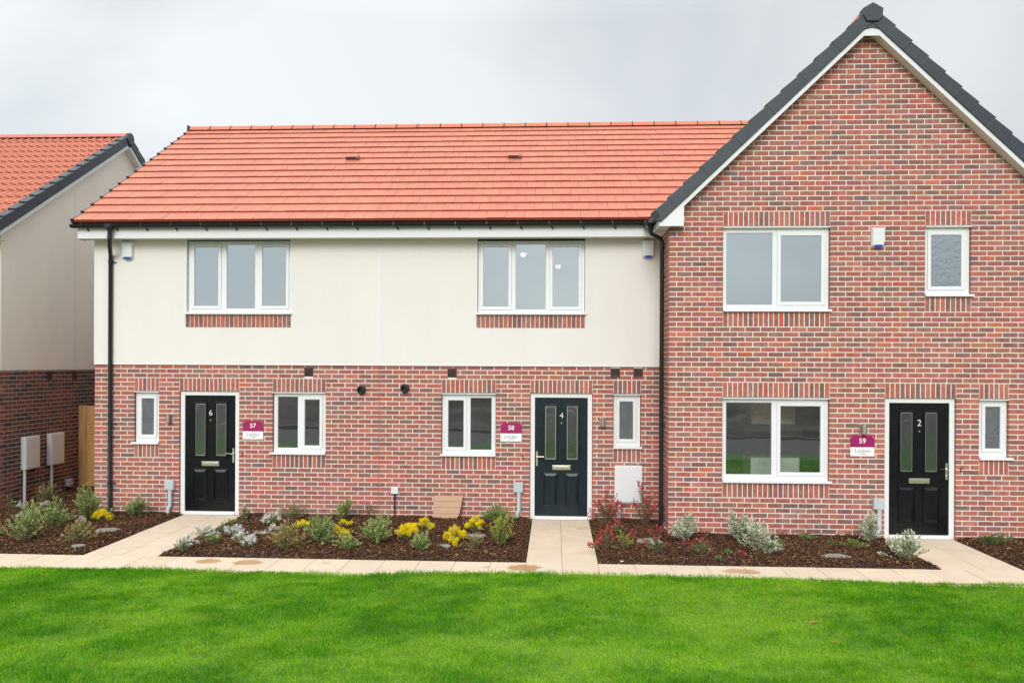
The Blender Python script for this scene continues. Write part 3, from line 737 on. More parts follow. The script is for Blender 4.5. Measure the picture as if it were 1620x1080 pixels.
for TT in (TNf, TNb):
    m = MB(TT); m.box(-16.5, VX - .03, .02, LN, -.12, -.006); m.build('roof_deck', soil_m, rn)
    m = MB(TT); n = 15; g = (LN - .05) / n
    for i in range(n):
        s0 = -.02 + i * g; s1 = s0 + g + .012; dn = .026; x1 = VX + .022; x0 = VX - .12
        V = [(x1, s0, -.115), (x1, s1, -.115), (x1, s1, .05), (x1, s0, .05 + dn), (x0, s0, -.115), (x0, s1, -.115), (x0, s1, .06), (x0, s0, .06 + dn)]
        m.add(V, [(0, 3, 2, 1), (4, 5, 6, 7), (0, 4, 7, 3), (1, 2, 6, 5), (3, 7, 6, 2), (0, 1, 5, 4)])
    m.build('verge_caps', slate_m, rn, bevel=.006)
    m = MB(TT); m.box(VX - .018, VX, .05, LN, -.185, -.05); m.build('bargeboard', white_m, rn)
    m = MB(TT); m.box(NX - .004, VX - .0185, .05, LN, -.18, -.17); m.build('soffit', soffit_m, rn)
ridge(nb, -16.5, VX - .02, NRY, NRZ + .055, VX - .02, nib=False, roof=rn, colr=(.58, .18, .12), r=.13)
m = MB(); m.tube([(VX - .03, NRY, NRZ - .03), (VX + .05, NRY, NRZ - .03)], .135, 20); m.build('ridge_end_cap', slate_m, rn, bevel=.01)

# ---------------------------------------------------------------- fittings on the walls (each a thing)
def alarm(loc, label):
    x, y, z = loc; t = thing('alarm_box', loc, label, 'alarm box', 'alarm boxes high on the walls')
    m = MB(); w = .098
    V = [(x - w, y, z), (x + w, y, z), (x + w, y, z + .30), (x - w, y, z + .30), (x - w + .015, y - .055, z + .035), (x + w - .015, y - .055, z + .035), (x + w - .012, y - .075, z + .285), (x - w + .012, y - .075, z + .285)]
    m.add(V, [(0, 1, 5, 4), (4, 5, 6, 7), (7, 6, 2, 3), (0, 4, 7, 3), (1, 2, 6, 5), (0, 3, 2, 1)]); m.build('casing', white, t, bevel=.008)
    m = MB(); m.add([(x - .052, y - .032, z + .006), (x + .052, y - .032, z + .006), (x + .05, y - .063, z + .042), (x - .05, y - .063, z + .042)], [(0, 1, 2, 3)])
    m.prism([(x - .05, z + .008), (x + .05, z + .008), (x + .05, z + .04), (x - .05, z + .04)], y - .062, y - .03); m.build('blue_strip', blue_m, t)
    m = MB(); m.box(x + w - .022, x + w - .016, y - .066, y - .02, z + .03, z + .055); m.build('key_slot', black_p, t)
alarm((-7.165, -.018, 4.262), 'white alarm box beside the left downpipe on the cream wall')
alarm((1.497, -.018, 4.265), 'white alarm box tucked beside the right downpipe on the cream wall')
alarm((4.716, YB, 4.268), 'white alarm box on the brick gable between its upstairs windows')

def sign(x, y, z, num, label):
    t = thing('plot_sign', (x, y, z), label, 'sign', 'magenta and white plot number signs')
    w, h = .172, .305
    m = MB(); m.box(x - w, x + w, y - .012, y - .002, z, z + .132); m.build('lower_panel', signw, t)
    m = MB(); m.box(x - w, x + w, y - .012, y - .002, z + .1325, z + h); m.build('upper_panel', magenta, t)
    text(num, 'number', .105, x, z + .222, y - .0125, signw, t, off=.0012)
    text('Linden', 'lettering', .082, x, z + .078, y - .0125, greyink, t, off=-.0006)
    text('HOMES', 'small_lettering', .026, x, z + .032, y - .0125, greyink, t)
    m = MB()
    for sx_ in (-1, 1): m.tube([(x + sx_ * (w - .018), y - .011, z + h - .02), (x + sx_ * (w - .018), y - .016, z + h - .02)], .006, 8)
    m.build('screws', signw, t)
sign(-5.027, 0, 1.274, '57', 'small magenta and white sign reading 57 beside the black door numbered 6')
sign(-.72, 0, 1.276, '58', 'small magenta and white sign reading 58 beside the black door numbered 4')
sign(4.512, YB, 1.212, '59', 'small magenta and white sign reading 59 on the brick gable house')

def lamp(x, y, z, label):
    t = thing('wall_lamp', (x, y, z), label, 'wall lamp', 'steel wall lamps by the front doors')
    m = MB(); m.box(x - .052, x + .052, y - .012, y, z - .005, z + .135); m.build('back_plate', steel_m, t, bevel=.004)
    m = MB(); m.tube([(x, y - .062, z - .008), (x, y - .062, z + .140)], .034, 16); m.build('lamp_tube', metal_m, t, smooth=True)
    m = MB(); m.tube([(x, y - .062, z - .014), (x, y - .062, z - .0085)], .026, 16); m.box(x - .012, x + .012, y - .04, y - .01, z + .05, z + .08); m.build('lamp_lens', black_p, t)
lamp(-6.452, 0, 1.548, 'steel wall lamp left of the door numbered 6')
lamp(.776, 0, 1.542, 'steel wall lamp right of the door numbered 4')
lamp(4.522, YB, 1.548, 'steel wall lamp above the sign reading 59')

def bell(x, y, z, label):
    t = thing('doorbell', (x, y, z), label, 'doorbell', 'doorbell pushes by the front doors')
    m = MB(); m.box(x - .014, x + .014, y - .012, y, z - .028, z + .028); m.build('bell_plate', black_p, t, bevel=.003)
    m = MB(); m.tube([(x, y - .011, z), (x, y - .016, z)], .008, 10); m.build('push_button', signw, t)
bell(-5.213, 0, 1.018, 'tiny black doorbell right of the door numbered 6')
bell(-.532, 0, 1.025, 'tiny black doorbell left of the door numbered 4')
bell(5.930, YB, 1.026, 'tiny black doorbell right of the door numbered 2')

def cable_box(x, y, z, label, zb=.0):
    t = thing('cable_duct_box', (x, y, zb), label, 'utility box', 'pale grey utility boxes on ducts beside the doors')
    m = MB(); m.box(x - .078, x + .078, y - .07, y, z, z + .162); m.box(x - .070, x + .070, y - .076, y - .0701, z + .008, z + .154); m.build('box_body', grey_p, t, bevel=.006)
    m = MB(); m.tube([(x + .01, y - .045, z), (x + .01, y - .045, .16), (x - .012, y - .065, .11), (x - .012, y - .065, -.03)], .034, 14); m.build('duct', grey_p, t, smooth=True)
cable_box(-6.430, 0, .420, 'pale grey duct box left of the door numbered 6')
cable_box(-.597, 0, .452, 'pale grey duct box left of the door numbered 4')
cable_box(4.735, YB, .440, 'pale grey duct box left of the door numbered 2, behind a silvery shrub')

t = thing('meter_cabinet', (1.19, 0, 0), 'white meter cabinet on the wall right of the door numbered 4', 'meter box')
m = MB(); m.box(.970, 1.414, -.05, 0, .300, .905); m.build('cabinet_body', white_m, t, bevel=.006)
m = MB(); m.box(.992, 1.392, -.058, -.0505, .322, .883); m.build('cabinet_door', white_m, t, bevel=.004)
m = MB(); m.tube([(1.35, -.058, .60), (1.35, -.064, .60)], .012, 12); m.build('lock', grey_p, t)
m = MB(); m.tube([(1.05, -.03, .30), (1.05, -.03, -.03)], .02, 12); m.build('pipe', white_m, t, smooth=True)

def side_meter(u0, u1, z0, z1, pu, label):
    x = NX; t = thing('meter_cabinet', (x, (u0 + u1) / 2, 0), label, 'meter box', 'white meter cabinets on poles at the shaded wall')
    m = MB(); m.box(x, x + .09, u0, u1, z0, z1); m.build('cabinet_body', white_m, t, bevel=.006)
    m = MB(); m.box(x + .0905, x + .096, u0 + .018, u1 - .018, z0 + .02, z1 - .02); m.build('cabinet_door', white_m, t, bevel=.003)
    m = MB(); m.tube([(x + .096, (u0 + u1) / 2, z1 - .14), (x + .101, (u0 + u1) / 2, z1 - .14)], .014, 10); m.build('lock', grey_p, t)
    m = MB(); m.tube([(x + .045, pu, z0 + .004), (x + .045, pu, -.04)], .026, 12); m.build('pole', white_m, t, smooth=True)
side_meter(.86, 1.28, .60, 1.190, .90, 'white meter cabinet on a pole, left one on the shaded brick wall')
side_meter(1.62, 2.04, .59, 1.190, 1.70, 'white meter cabinet on a pole, right one nearer the timber fence')
t = thing('junction_box', (NX, 2.28, 0), 'small grey box with black cable low on the shaded brick wall', 'utility box')
m = MB(); m.box(NX, NX + .08, 2.21, 2.35, .11, .25); m.build('box_body', grey_p, t, bevel=.005)
m = MB(); m.tube([(NX + .03, 2.28, .112), (NX + .03, 2.28, -.05)], .022, 10); m.build('cable', black_p, t)

t = thing('junction_box', (-2.635, 0, 0), 'small white socket box with a black cable below it, left of the tan cover', 'utility box')
m = MB(); m.box(-2.695, -2.577, -.045, 0, .398, .515); m.build('box_body', white_m, t, bevel=.006)
m = MB(); m.tube([(-2.636, -.022, .40), (-2.636, -.022, .30), (-2.634, -.02, -.04)], [.016, .010, .010], 10); m.build('cable', black_p, t, smooth=True)

# tan moulded gas meter cover, leaning out from the wall
t = thing('gas_meter_cover', (-1.74, -.1, 0), 'tan grooved gas meter cover against the brick wall under a window', 'meter box')
Tm = lambda u, d, z: (u, -.055 + d - .10 * (1 - z / .40), z)
m = MB(Tm); zs = [.008, .10, .195, .29, .385]
for i in range(4):
    a, b = zs[i] + .004, zs[i + 1] - .001
    r = {0: .075, 3: -.03}.get(i, 0)
    def xr(z): return -1.563 + (.062 * max(0, (z - .03) / .35)) ** 1.0 if z > .05 else -1.60
    m.prism([(-1.985, a), (xr(a) if i else -1.62, a), (xr(a + .03) if i else -1.573, a + (.03 if i else .045)), (xr(b), b), (-1.985, b)], 0, .03)
m.build('cover', hatch_m, t, bevel=.003)
m = MB(Tm); m.prism([(-1.98, .011), (-1.63, .011), (-1.585, .055), (-1.515, .375), (-1.98, .375)], .006, .028); m.build('groove_back', mat('tan_dark', (.36, .20, .12), .7), t)
m = MB(); m.prism([(-1.97, .0), (-1.60, .0), (-1.53, .36), (-1.97, .36)], -.05, -.0); m.build('casing', mat('brown_plastic', (.20, .10, .07), .6), t)

def flue(x, z, label):
    t = thing('boiler_flue', (x, 0, z), label, 'flue', 'round black flues in the brick wall')
    m = MB(); n = 24
    for (y0, y1, r1, r2) in ((-.02, 0, .072, .078), (-.09, -.02, .058, .060)):
        V = [(x + r * math.cos(2 * math.pi * i / n), y, z + r * math.sin(2 * math.pi * i / n)) for (y, r) in ((y0, r1), (y1, r2)) for i in range(n)]
        m.add(V, [(i, (i + 1) % n, n + (i + 1) % n, n + i) for i in range(n)] + ([tuple(range(n))[::-1]] if y0 == -.02 else []))
    m.build('flue_collar', mat('flue_grey', (.035, .036, .04), .4), t, smooth=True)
    m = MB(); V = [(x + r * math.cos(2 * math.pi * i / n), y, z + r * math.sin(2 * math.pi * i / n)) for (y, r) in ((-.09, .058), (-.09, .040), (-.025, .038)) for i in range(n)]
    m.add(V, [(i, (i + 1) % n, n + (i + 1) % n, n + i) for i in range(n)] + [(n + i, n + (i + 1) % n, 2 * n + (i + 1) % n, 2 * n + i) for i in range(n)] + [tuple(range(2 * n, 3 * n))])
    m.build('flue_mouth', black_p, t, smooth=True)
flue(-3.205, 2.105, 'round black flue in the brickwork of number 6, the left one')
flue(-2.480, 2.135, 'round black flue in the brickwork of number 4, the right one')

# things seen through the windows
t = thing('kitchen_unit', (3.4, .2, 0), 'pale kitchen unit inside, behind the big ground floor window', 'cabinet')
m = MB(); m.box(3.10, 3.86, -.25, .35, .04, 1.09); m.build('carcass', white_m, t, bevel=.004)
m = MB(); m.box(3.08, 3.88, -.27, .37, 1.0905, 1.11); m.build('worktop', mat('worktop', (.10, .09, .08), .3), t)
t = thing('wall_cupboard', (3.45, 0, 1.6), 'pine wall cupboard inside, at the top of the big ground floor window', 'cabinet')
m = MB(); m.box(3.12, 3.80, -.20, .15, 1.61, 2.399); m.build('carcass', white_m, t)
m = MB(); m.box(3.14, 3.41, -.22, -.201, 1.70, 2.39); m.box(3.56, 3.745, -.22, -.201, 1.70, 2.39); m.build('cupboard_door', pine_m, t)
for (x, y) in ((-.64, 2.72), (.05, 4.70)):
    t = thing('downlight', (x, y, 4.71), 'lit ceiling spotlight seen through the upstairs window of number 4, %s' % ('left one' if x < 0 else 'right one'), 'ceiling light', 'ceiling spotlights')
    m = MB(); m.tube([(x, y, 4.655), (x, y, 4.67), (x, y, 4.69), (x, y, 4.719)], [.02, .04, .05, .052], 16); m.build('lamp', lamp_e, t)

# timber fence between the houses
t = thing('timber_fence', (-8.68, 2.65, 0), 'orange brown timber fence panel in the gap between the two houses', 'fence')
mb = MB(); x = -9.585
i = 0
while x < -7.78:
    w = rnd.uniform(.145, .16); k = rnd.uniform(.85, 1.15); y = 2.64 + (.012 if i % 2 else 0)
    mb.box(x, min(x + w, -7.76), y, y + .02, .02 + rnd.uniform(0, .01), 1.675 + rnd.uniform(-.006, .006), (.66 * k, .37 * k, .15 * k)); x += w + .004; i += 1
mb.build('boards', wood_m, t)
mb = MB()
for z in (.35, 1.35): mb.box(-9.59, -7.76, 2.68, 2.73, z, z + .09, (.36, .2, .09))
mb.build('rails', wood_m, t)

# ================================================================ THE GROUND
def struct(o, kind='structure', label=None, cat=None): return tag(o, label, cat, kind=kind)
m = MB(); m.box(-400, 400, -400, 400, -.6, -.16); struct(m.build('ground', dirt_m))
m = MB(); m.box(-60, 60, -17.5, -12.2, -.12, .0); struct(m.build('road', mat('gravel_road', (.13, .115, .10), .95, var=.35, vscale=2.5, bump=.6, bscale=30)))
m = MB(); m.box(-60, 60, -12.19, -12.04, -.12, .02); m.box(-60, 60, -17.66, -17.51, -.12, .1); struct(m.build('kerb', stone_m))

# value noise on a grid, for shapes that need it in Python
def vnoise(x, y, scale, seed):
    g = np.random.default_rng(seed).random((64, 64)); x = np.asarray(x) * scale + 1000.3; y = np.asarray(y) * scale + 1000.7
    xi = np.floor(x).astype(int); yi = np.floor(y).astype(int); fx = x - xi; fy = y - yi
    fx = fx * fx * (3 - 2 * fx); fy = fy * fy * (3 - 2 * fy)
    a = g[xi % 64, yi % 64]; b = g[(xi + 1) % 64, yi % 64]; c = g[xi % 64, (yi + 1) % 64]; d = g[(xi + 1) % 64, (yi + 1) % 64]
    return (a * (1 - fx) + b * fx) * (1 - fy) + (c * (1 - fx) + d * fx) * fy

nx, ny = 160, 90
X, Y = np.meshgrid(np.linspace(-60, 60, nx), np.linspace(-70, -17.7, ny), indexing='ij')
Z = -.14 + (2.1 * np.clip(vnoise(X, Y, .16, 61) - .42, 0, 1) + .5 * vnoise(X, Y, .6, 62) + .22 * vnoise(X, Y, 1.9, 63)) * np.clip((-17.8 - Y) / 6, 0, 1)
V = np.stack([X, Y, Z], -1).reshape(-1, 3); I = np.arange(nx * ny).reshape(nx, ny)
Fq = np.stack([I[:-1, :-1], I[1:, :-1], I[1:, 1:], I[:-1, 1:]], -1).reshape(-1, 4)
struct(npmesh('earth_mounds', V, Fq, np.tile([.1, .08, .06], (len(V), 1)), dirt_m))
# paving slabs
slab_m = bpy.data.materials.new('buff_paving'); slab_m.use_nodes = True
n = slab_m.node_tree.nodes; l = slab_m.node_tree.links; b = n['Principled BSDF']; b.inputs['Roughness'].default_value = .85
a = n.new('ShaderNodeAttribute'); a.attribute_name = 'Col'; tcn = n.new('ShaderNodeTexCoord')
z1 = n.new('ShaderNodeTexNoise'); z1.inputs['Scale'].default_value = 3.5; z1.inputs['Detail'].default_value = 8; z1.inputs['Roughness'].default_value = .6
l.new(tcn.outputs['Object'], z1.inputs['Vector'])
r1 = n.new('ShaderNodeMapRange'); r1.inputs['From Min'].default_value = .3; r1.inputs['From Max'].default_value = .7; r1.inputs['To Min'].default_value = .93; r1.inputs['To Max'].default_value = 1.06
l.new(z1.outputs['Fac'], r1.inputs['Value']); sc1 = n.new('ShaderNodeVectorMath'); sc1.operation = 'SCALE'; l.new(a.outputs['Color'], sc1.inputs[0]); l.new(r1.outputs[0], sc1.inputs['Scale'])
cur = sc1.outputs[0]
z2 = n.new('ShaderNodeTexNoise'); z2.inputs['Scale'].default_value = 7; z2.inputs['Detail'].default_value = 5; l.new(tcn.outputs['Object'], z2.inputs['Vector'])
STAINS = [(-4.42, -3.17, .17, .13, .8), (-3.91, -3.22, .19, .13, .8), (-.38, -3.24, .21, .16, .9), (.48, -3.56, .14, .10, .85), (2.30, -3.23, .22, .13, .75),
          (-4.89, -3.62, .15, .08, .5), (1.43, -3.72, .12, .06, .6), (-.85, -3.22, .05, .04, .6), (.42, -.70, .10, .10, .3), (-2.9, -3.15, .06, .04, .4), (-5.6, -3.55, .04, .03, .5), (3.3, -3.5, .06, .03, .35)]
for (x, y, rx, ry, st) in STAINS:
    m1 = n.new('ShaderNodeMapping'); m1.inputs['Location'].default_value = (-x / rx, -y / ry, 0); m1.inputs['Scale'].default_value = (1 / rx, 1 / ry, 0)
    l.new(tcn.outputs['Object'], m1.inputs[0]); ln = n.new('ShaderNodeVectorMath'); ln.operation = 'LENGTH'; l.new(m1.outputs[0], ln.inputs[0])
    ad = n.new('ShaderNodeMath'); ad.operation = 'MULTIPLY_ADD'; l.new(z2.outputs['Fac'], ad.inputs[0]); ad.inputs[1].default_value = 1.1; l.new(ln.outputs['Value'], ad.inputs[2])
    rr = n.new('ShaderNodeMapRange'); rr.inputs['From Min'].default_value = 1.45; rr.inputs['From Max'].default_value = 1.62; rr.inputs['To Min'].default_value = st; rr.inputs['To Max'].default_value = 0
    l.new(ad.outputs[0], rr.inputs['Value']); mx = n.new('ShaderNodeMix'); mx.data_type = 'RGBA'; l.new(rr.outputs[0], mx.inputs[0]); l.new(cur, mx.inputs[6]); mx.inputs[7].default_value = (.42, .225, .085, 1)
    cur = mx.outputs[2]
l.new(cur, b.inputs['Base Color'])
bz = n.new('ShaderNodeTexNoise'); bz.inputs['Scale'].default_value = 90; l.new(tcn.outputs['Object'], bz.inputs['Vector']); bp = n.new('ShaderNodeBump'); bp.inputs['Strength'].default_value = .25; bp.inputs['Distance'].default_value = .01
l.new(bz.outputs['Fac'], bp.inputs['Height']); l.new(bp.outputs[0], b.inputs['Normal'])
mb = MB()
def slabs(x0, x1, y0, y1, sx_, sy, ox, oy):
    x = ox - math.ceil((ox - x0) / sx_) * sx_
    while x < x1:
        y = oy - math.ceil((oy - y0) / sy) * sy
        while y < y1:
            a, b_, c, d = max(x, x0) + .0035, min(x + sx_, x1) - .0035, max(y, y0) + .0012, min(y + sy, y1) - .0012
            if b_ - a > .02 and d - c > .02:
                k = rnd.uniform(.95, 1.035); h = rnd.uniform(-.0015, .0015)
                mb.box(a, b_, c, d, -.045, .003 + h, (.69 * k, .56 * k, .42 * k * rnd.uniform(.97, 1.02)))
            y += sy
        x += sx_
PF = -2.965
slabs(-15, 10, -3.93, PF, .455, .53, -.815, PF)
slabs(-6.2, -5.2, PF, 0.0, .50, .62, -6.2, PF); slabs(-.365, .555, PF, 0.0, .46, .62, -.365, PF); slabs(4.83, 5.83, PF, YB, .50, .62, 4.83, PF)
struct(mb.build('path', slab_m))
m = MB(); m.box(-15, 10, -3.94, PF, -.07, -.006); m.box(-6.2, -5.2, PF, 0, -.07, -.006); m.box(-.365, .555, PF, 0, -.07, -.006); m.box(4.83, 5.83, PF, YB, -.07, -.006)
struct(m.build('path_bedding', mat('jointing', (.42, .33, .24), .95)))

# planting beds: soil with bark chips on it
BEDS = [(-9.6, -6.205, PF, 0.), (-9.6, -7.75, 0., 2.62), (-5.195, -.37, PF, 0.), (.56, 1.684, PF, 0.), (1.684, 4.825, PF, YB), (5.835, 9.5, PF, YB), (-15, -9.6, PF, .27)]
def bedh(x, y): return .012 + .035 * vnoise(x, y, 1.6, 3) + .02 * vnoise(x, y, 5, 4)
for i, (x0, x1, y0, y1) in enumerate(BEDS):
    nx, ny = int((x1 - x0) / .12) + 2, int((y1 - y0) / .12) + 2
    X, Y = np.meshgrid(np.linspace(x0 + .006, x1 - .006, nx), np.linspace(y0 + .006, y1, ny), indexing='ij')
    ed = np.minimum(np.minimum(X - x0, x1 - X), Y - y0) * 8
    Z = bedh(X, Y) * np.clip(ed, 0.1, 1) - .012
    V = np.stack([X, Y, Z], -1).reshape(-1, 3); I = np.arange(nx * ny).reshape(nx, ny)
    Fq = np.stack([I[:-1, :-1], I[1:, :-1], I[1:, 1:], I[:-1, 1:]], -1).reshape(-1, 4)
    struct(npmesh('planting_bed', V, Fq, np.tile([.05, .03, .02], (len(V), 1)), soil_m))
g = np.random.default_rng(5)
CHP = np.array([(.065, .027, .017), (.095, .040, .024), (.13, .058, .034), (.04, .019, .013), (.20, .105, .065), (.34, .21, .14), (.15, .075, .05)]) * np.array([1.08, 1.10, .86]); CHW = np.array([26, 26, 16, 18, 8, 2.5, 6.]); CHW /= CHW.sum()
VV, CC = [], []
for (x0, x1, y0, y1) in BEDS:
    dens = 1500 if x1 < 5.84 or x0 < 5 else 1100
    N_ = int((x1 - x0) * (y1 - y0) * dens)
    px = g.uniform(x0 + .01, x1 - .01, N_) ; py = g.uniform(y0 + .005, y1 - .01, N_)
    ed = np.clip(np.minimum(np.minimum(px - x0, x1 - px), py - y0) * 8, .1, 1)
    pz = bedh(px, py) * ed - .004 + g.uniform(0, .016, N_)
    # a few strays at the edge of the paving
    ln_ = g.uniform(.018, .060, N_) * .5; wd = g.uniform(.006, .016, N_) * .5; th = g.uniform(.002, .006, N_)
    az = g.uniform(0, 2 * np.pi, N_); tl = g.normal(0, .38, N_); rl = g.normal(0, .5, N_)
    U = np.stack([np.cos(az) * np.cos(tl), np.sin(az) * np.cos(tl), np.sin(tl)], -1)
    S = np.stack([-np.sin(az) * np.cos(rl), np.cos(az) * np.cos(rl), np.sin(rl)], -1); Nn = np.cross(U, S)
    c = np.stack([px, py, pz], -1)
    for sn_ in (-1, 1):
        pass
    q = []
    for sn_ in (-1, 1):
        for (a1, b1) in ((-1, -1), (1, -1), (1, 1), (-1, 1)):
            q.append(c + U * (ln_ * a1 * (1 if b1 > 0 else .8))[:, None] + S * (wd * b1)[:, None] + Nn * (th * sn_)[:, None])
    VV.append(np.stack(q, 1).reshape(-1, 3))
    cc = CHP[g.choice(len(CHP), N_, p=CHW)] * g.uniform(.75, 1.25, (N_, 1)); CC.append(np.repeat(cc, 8, 0))
V = np.concatenate(VV); C = np.concatenate(CC); n8 = len(V) // 8
base = (np.arange(n8) * 8)[:, None, None]
Fq = (base + np.array([(0, 3, 2, 1), (4, 5, 6, 7), (0, 1, 5, 4), (1, 2, 6, 5), (2, 3, 7, 6), (3, 0, 4, 7)])[None]).reshape(-1, 4)
struct(npmesh('bark_mulch', V, Fq, C, chip_m), 'stuff', 'dark brown bark chips covering the planting beds', 'mulch')

# lawn
LIGHT = [(2.35, -5.1, 1.0, .75, 1.0), (1.9, -6.3, 1.3, .5, .9), (-4.6, -4.6, 1.1, .35, .5), (-3.6, -5.6, .9, .3, .45), (-1.9, -4.3, .8, .25, .4), (.1, -6.5, 1.2, .4, .6), (-3.2, -6.7, 1.0, .4, .6), (1.9, -4.2, 1.4, .25, .55), (5.0, -4.6, .7, .3, .35)]
DARK = [(-3.35, -5.5, .07, 1.0, .9), (-4.6, -6.0, .10, .8, .5), (3.9, -5.4, .9, 1.2, .9), (3.0, -4.2, .8, .35, .6), (-2.5, -5.6, .25, 1.1, .5), (0.9, -5.9, .35, .5, .5), (-1.2, -5.9, .8, .6, .3), (-4.2, -5.6, .8, .25, .4), (-1.5, -5.1, .35, 1.4, .35)]
def tone(x, y):
    t = .35 * (vnoise(x, y, .55, 21) - .5) + .45 * (vnoise(x + .8 * y, y * 2.2, 1.3, 22) - .5) + .6 * (vnoise(x - .5 * y, y * 1.6, 4, 23) - .5) + .45 * (vnoise(x, y, 14, 24) - .5)
    w_ = 1 / (1 + np.exp((x - .6) * 2)); t = t + w_ * .17 * np.sin((x * .80 - y * .62 + .5 * (vnoise(x, y, .9, 25) - .5)) * 4.6) + (1 - w_) * .08 * np.sin((x * .9 + y * .5) * 3.4)
    for a, b_, rx, ry, s in LIGHT: t = t + .45 * s * np.exp(-((x - a) / rx) ** 2 - ((y - b_) / ry) ** 2)
    for a, b_, rx, ry, s in DARK: t = t - .17 * s * np.exp(-((x - a + .35 * (y - b_)) / rx) ** 2 - ((y - b_) / ry) ** 2)
    return t
def lawnh(x, y): return .008 + .05 * vnoise(x + .5 * y, y, .8, 31) + .022 * vnoise(x, y, 2.6, 32)
def lawnedge(x): return -3.735 - .10 * np.clip((x - 2) / 3, 0, 1) - .05 * np.clip((-x - 3) / 3, 0, 1) + .09 * (vnoise(x, 0 * x, .9, 41) - .5) + .06 * (vnoise(x, 0 * x, 3.5, 42) - .5)
nx, ny = 240, 100
X, Y = np.meshgrid(np.linspace(-16, 16, nx), np.linspace(0, 1, ny), indexing='ij')
Y = -12.03 * (1 - Y) + Y * (lawnedge(X) - .01); Z = lawnh(X, Y) + .004
Z[:, -1] = -.02
V = np.stack([X, Y, Z], -1).reshape(-1, 3); I = np.arange(nx * ny).reshape(nx, ny)
Fq = np.stack([I[:-1, :-1], I[1:, :-1], I[1:, 1:], I[:-1, 1:]], -1).reshape(-1, 4)
tt = np.clip(.5 + tone(V[:, 0], V[:, 1]), 0, 1)[:, None]
struct(npmesh('lawn', V, Fq, np.array([.03, .12, .006]) * (1 - tt) + np.array([.11, .22, .014]) * tt, mat('turf', attr=True, rough=.9, var=.3, vscale=30, bump=.5, bscale=40)))
g = np.random.default_rng(11)
def grass(N_, x0, x1, y0, y1, hmin, hmax, wmin, wmax):
    x = g.uniform(x0, x1, N_); y = g.uniform(y0, y1, N_); e = lawnedge(x) + g.normal(0, .012, N_); k = y < e; x, y = x[k], y[k]; n_ = len(x)
    t = np.clip(np.maximum(.5 + tone(x, y), .16) + .30 * (vnoise(x, y, 22, 26) - .5) + g.normal(0, .16, n_), 0, 1)
    h = g.uniform(hmin, hmax, n_) * (1.12 - .45 * t) * (.65 + .7 * vnoise(x, y, 9, 51)); w = g.uniform(wmin, wmax, n_)
    az = g.uniform(0, 2 * np.pi, n_); bias = vnoise(x, y, 2.5, 52) * 6.28
    lx = np.cos(az) * .55 + np.cos(bias) * .45; ly = np.sin(az) * .55 + np.sin(bias) * .45; ln_ = g.uniform(.25, 1.0, n_) * h
    a2 = g.uniform(0, np.pi, n_); bx = np.cos(a2) * w / 2; by = np.sin(a2) * w / 2; z = lawnh(x, y)
    P = np.stack([np.stack([x - bx, y - by, z], -1), np.stack([x + bx, y + by, z], -1), np.stack([x + lx * ln_ * .35 + bx * .7, y + ly * ln_ * .35 + by * .7, z + h * .6], -1),
                  np.stack([x + lx * ln_ * .35 - bx * .7, y + ly * ln_ * .35 - by * .7, z + h * .6], -1), np.stack([x + lx * ln_, y + ly * ln_, z + h], -1)], 1)
    dk = np.array([.068, .285, .005]); lt = np.array([.260, .490, .014]); yl = np.array([.34, .33, .07])
    c = dk * (1 - t[:, None]) + lt * t[:, None]; c = c * g.uniform(.6, 1.4, (n_, 1))
    dry = g.random(n_) < .02 + .03 * (t > .75); c[dry] = yl * g.uniform(.7, 1.1, (dry.sum(), 1))
    return P.reshape(-1, 3), np.repeat(c, 5, 0), n_
A = [grass(420000, -7.5, 7.5, -7.6, -3.8, .020, .040, .003, .006), grass(110000, -7.5, 7.5, -7.6, -3.8, .028, .052, .0035, .007), grass(26000, -9, 9, -3.95, -3.5, .03, .055, .003, .005), grass(60000, -9, 9, -10.5, -7.6, .03, .055, .006, .010)]
V = np.concatenate([a[0] for a in A]); C = np.concatenate([a[1] for a in A]); nb5 = sum(a[2] for a in A)
b5 = (np.arange(nb5) * 5)[:, None, None]
# each blade: two triangles of stem and a tip (as triangles so that all faces are of one size)
Fq = (b5 + np.array([(0, 1, 2), (0, 2, 3), (3, 2, 4)])[None]).reshape(-1, 3)
struct(npmesh('grass', V, Fq, C, grass_m), 'stuff', 'short green lawn grass with paler and darker patches', 'grass')

# ================================================================ PLANTS
def leaves(g, P, D, ln_, wd, colr):
    """a folded leaf per point: P root, D direction"""
    n_ = len(P); D = D / np.linalg.norm(D, axis=1, keepdims=True)
    r = g.normal(0, 1, (n_, 3)); S = np.cross(D, r); S /= np.linalg.norm(S, axis=1, keepdims=True) + 1e-9
    Nn = np.cross(D, S)
    m_ = P + D * (ln_ * .45)[:, None]
    V = np.stack([P, m_ + S * (wd * .5)[:, None] + Nn * (wd * .18)[:, None], P + D * ln_[:, None] - Nn * (wd * .1)[:, None], m_ - S * (wd * .5)[:, None] + Nn * (wd * .18)[:, None]], 1)
    return V.reshape(-1, 3), np.repeat(colr, 4, 0)
def leafmesh(name, V, C, m, parent):
    b4 = (np.arange(len(V) // 4) * 4)[:, None, None]
    Fq = (b4 + np.array([(0, 1, 2), (0, 2, 3)])[None]).reshape(-1, 3)
    return npmesh(name, V, Fq, C, m, parent)
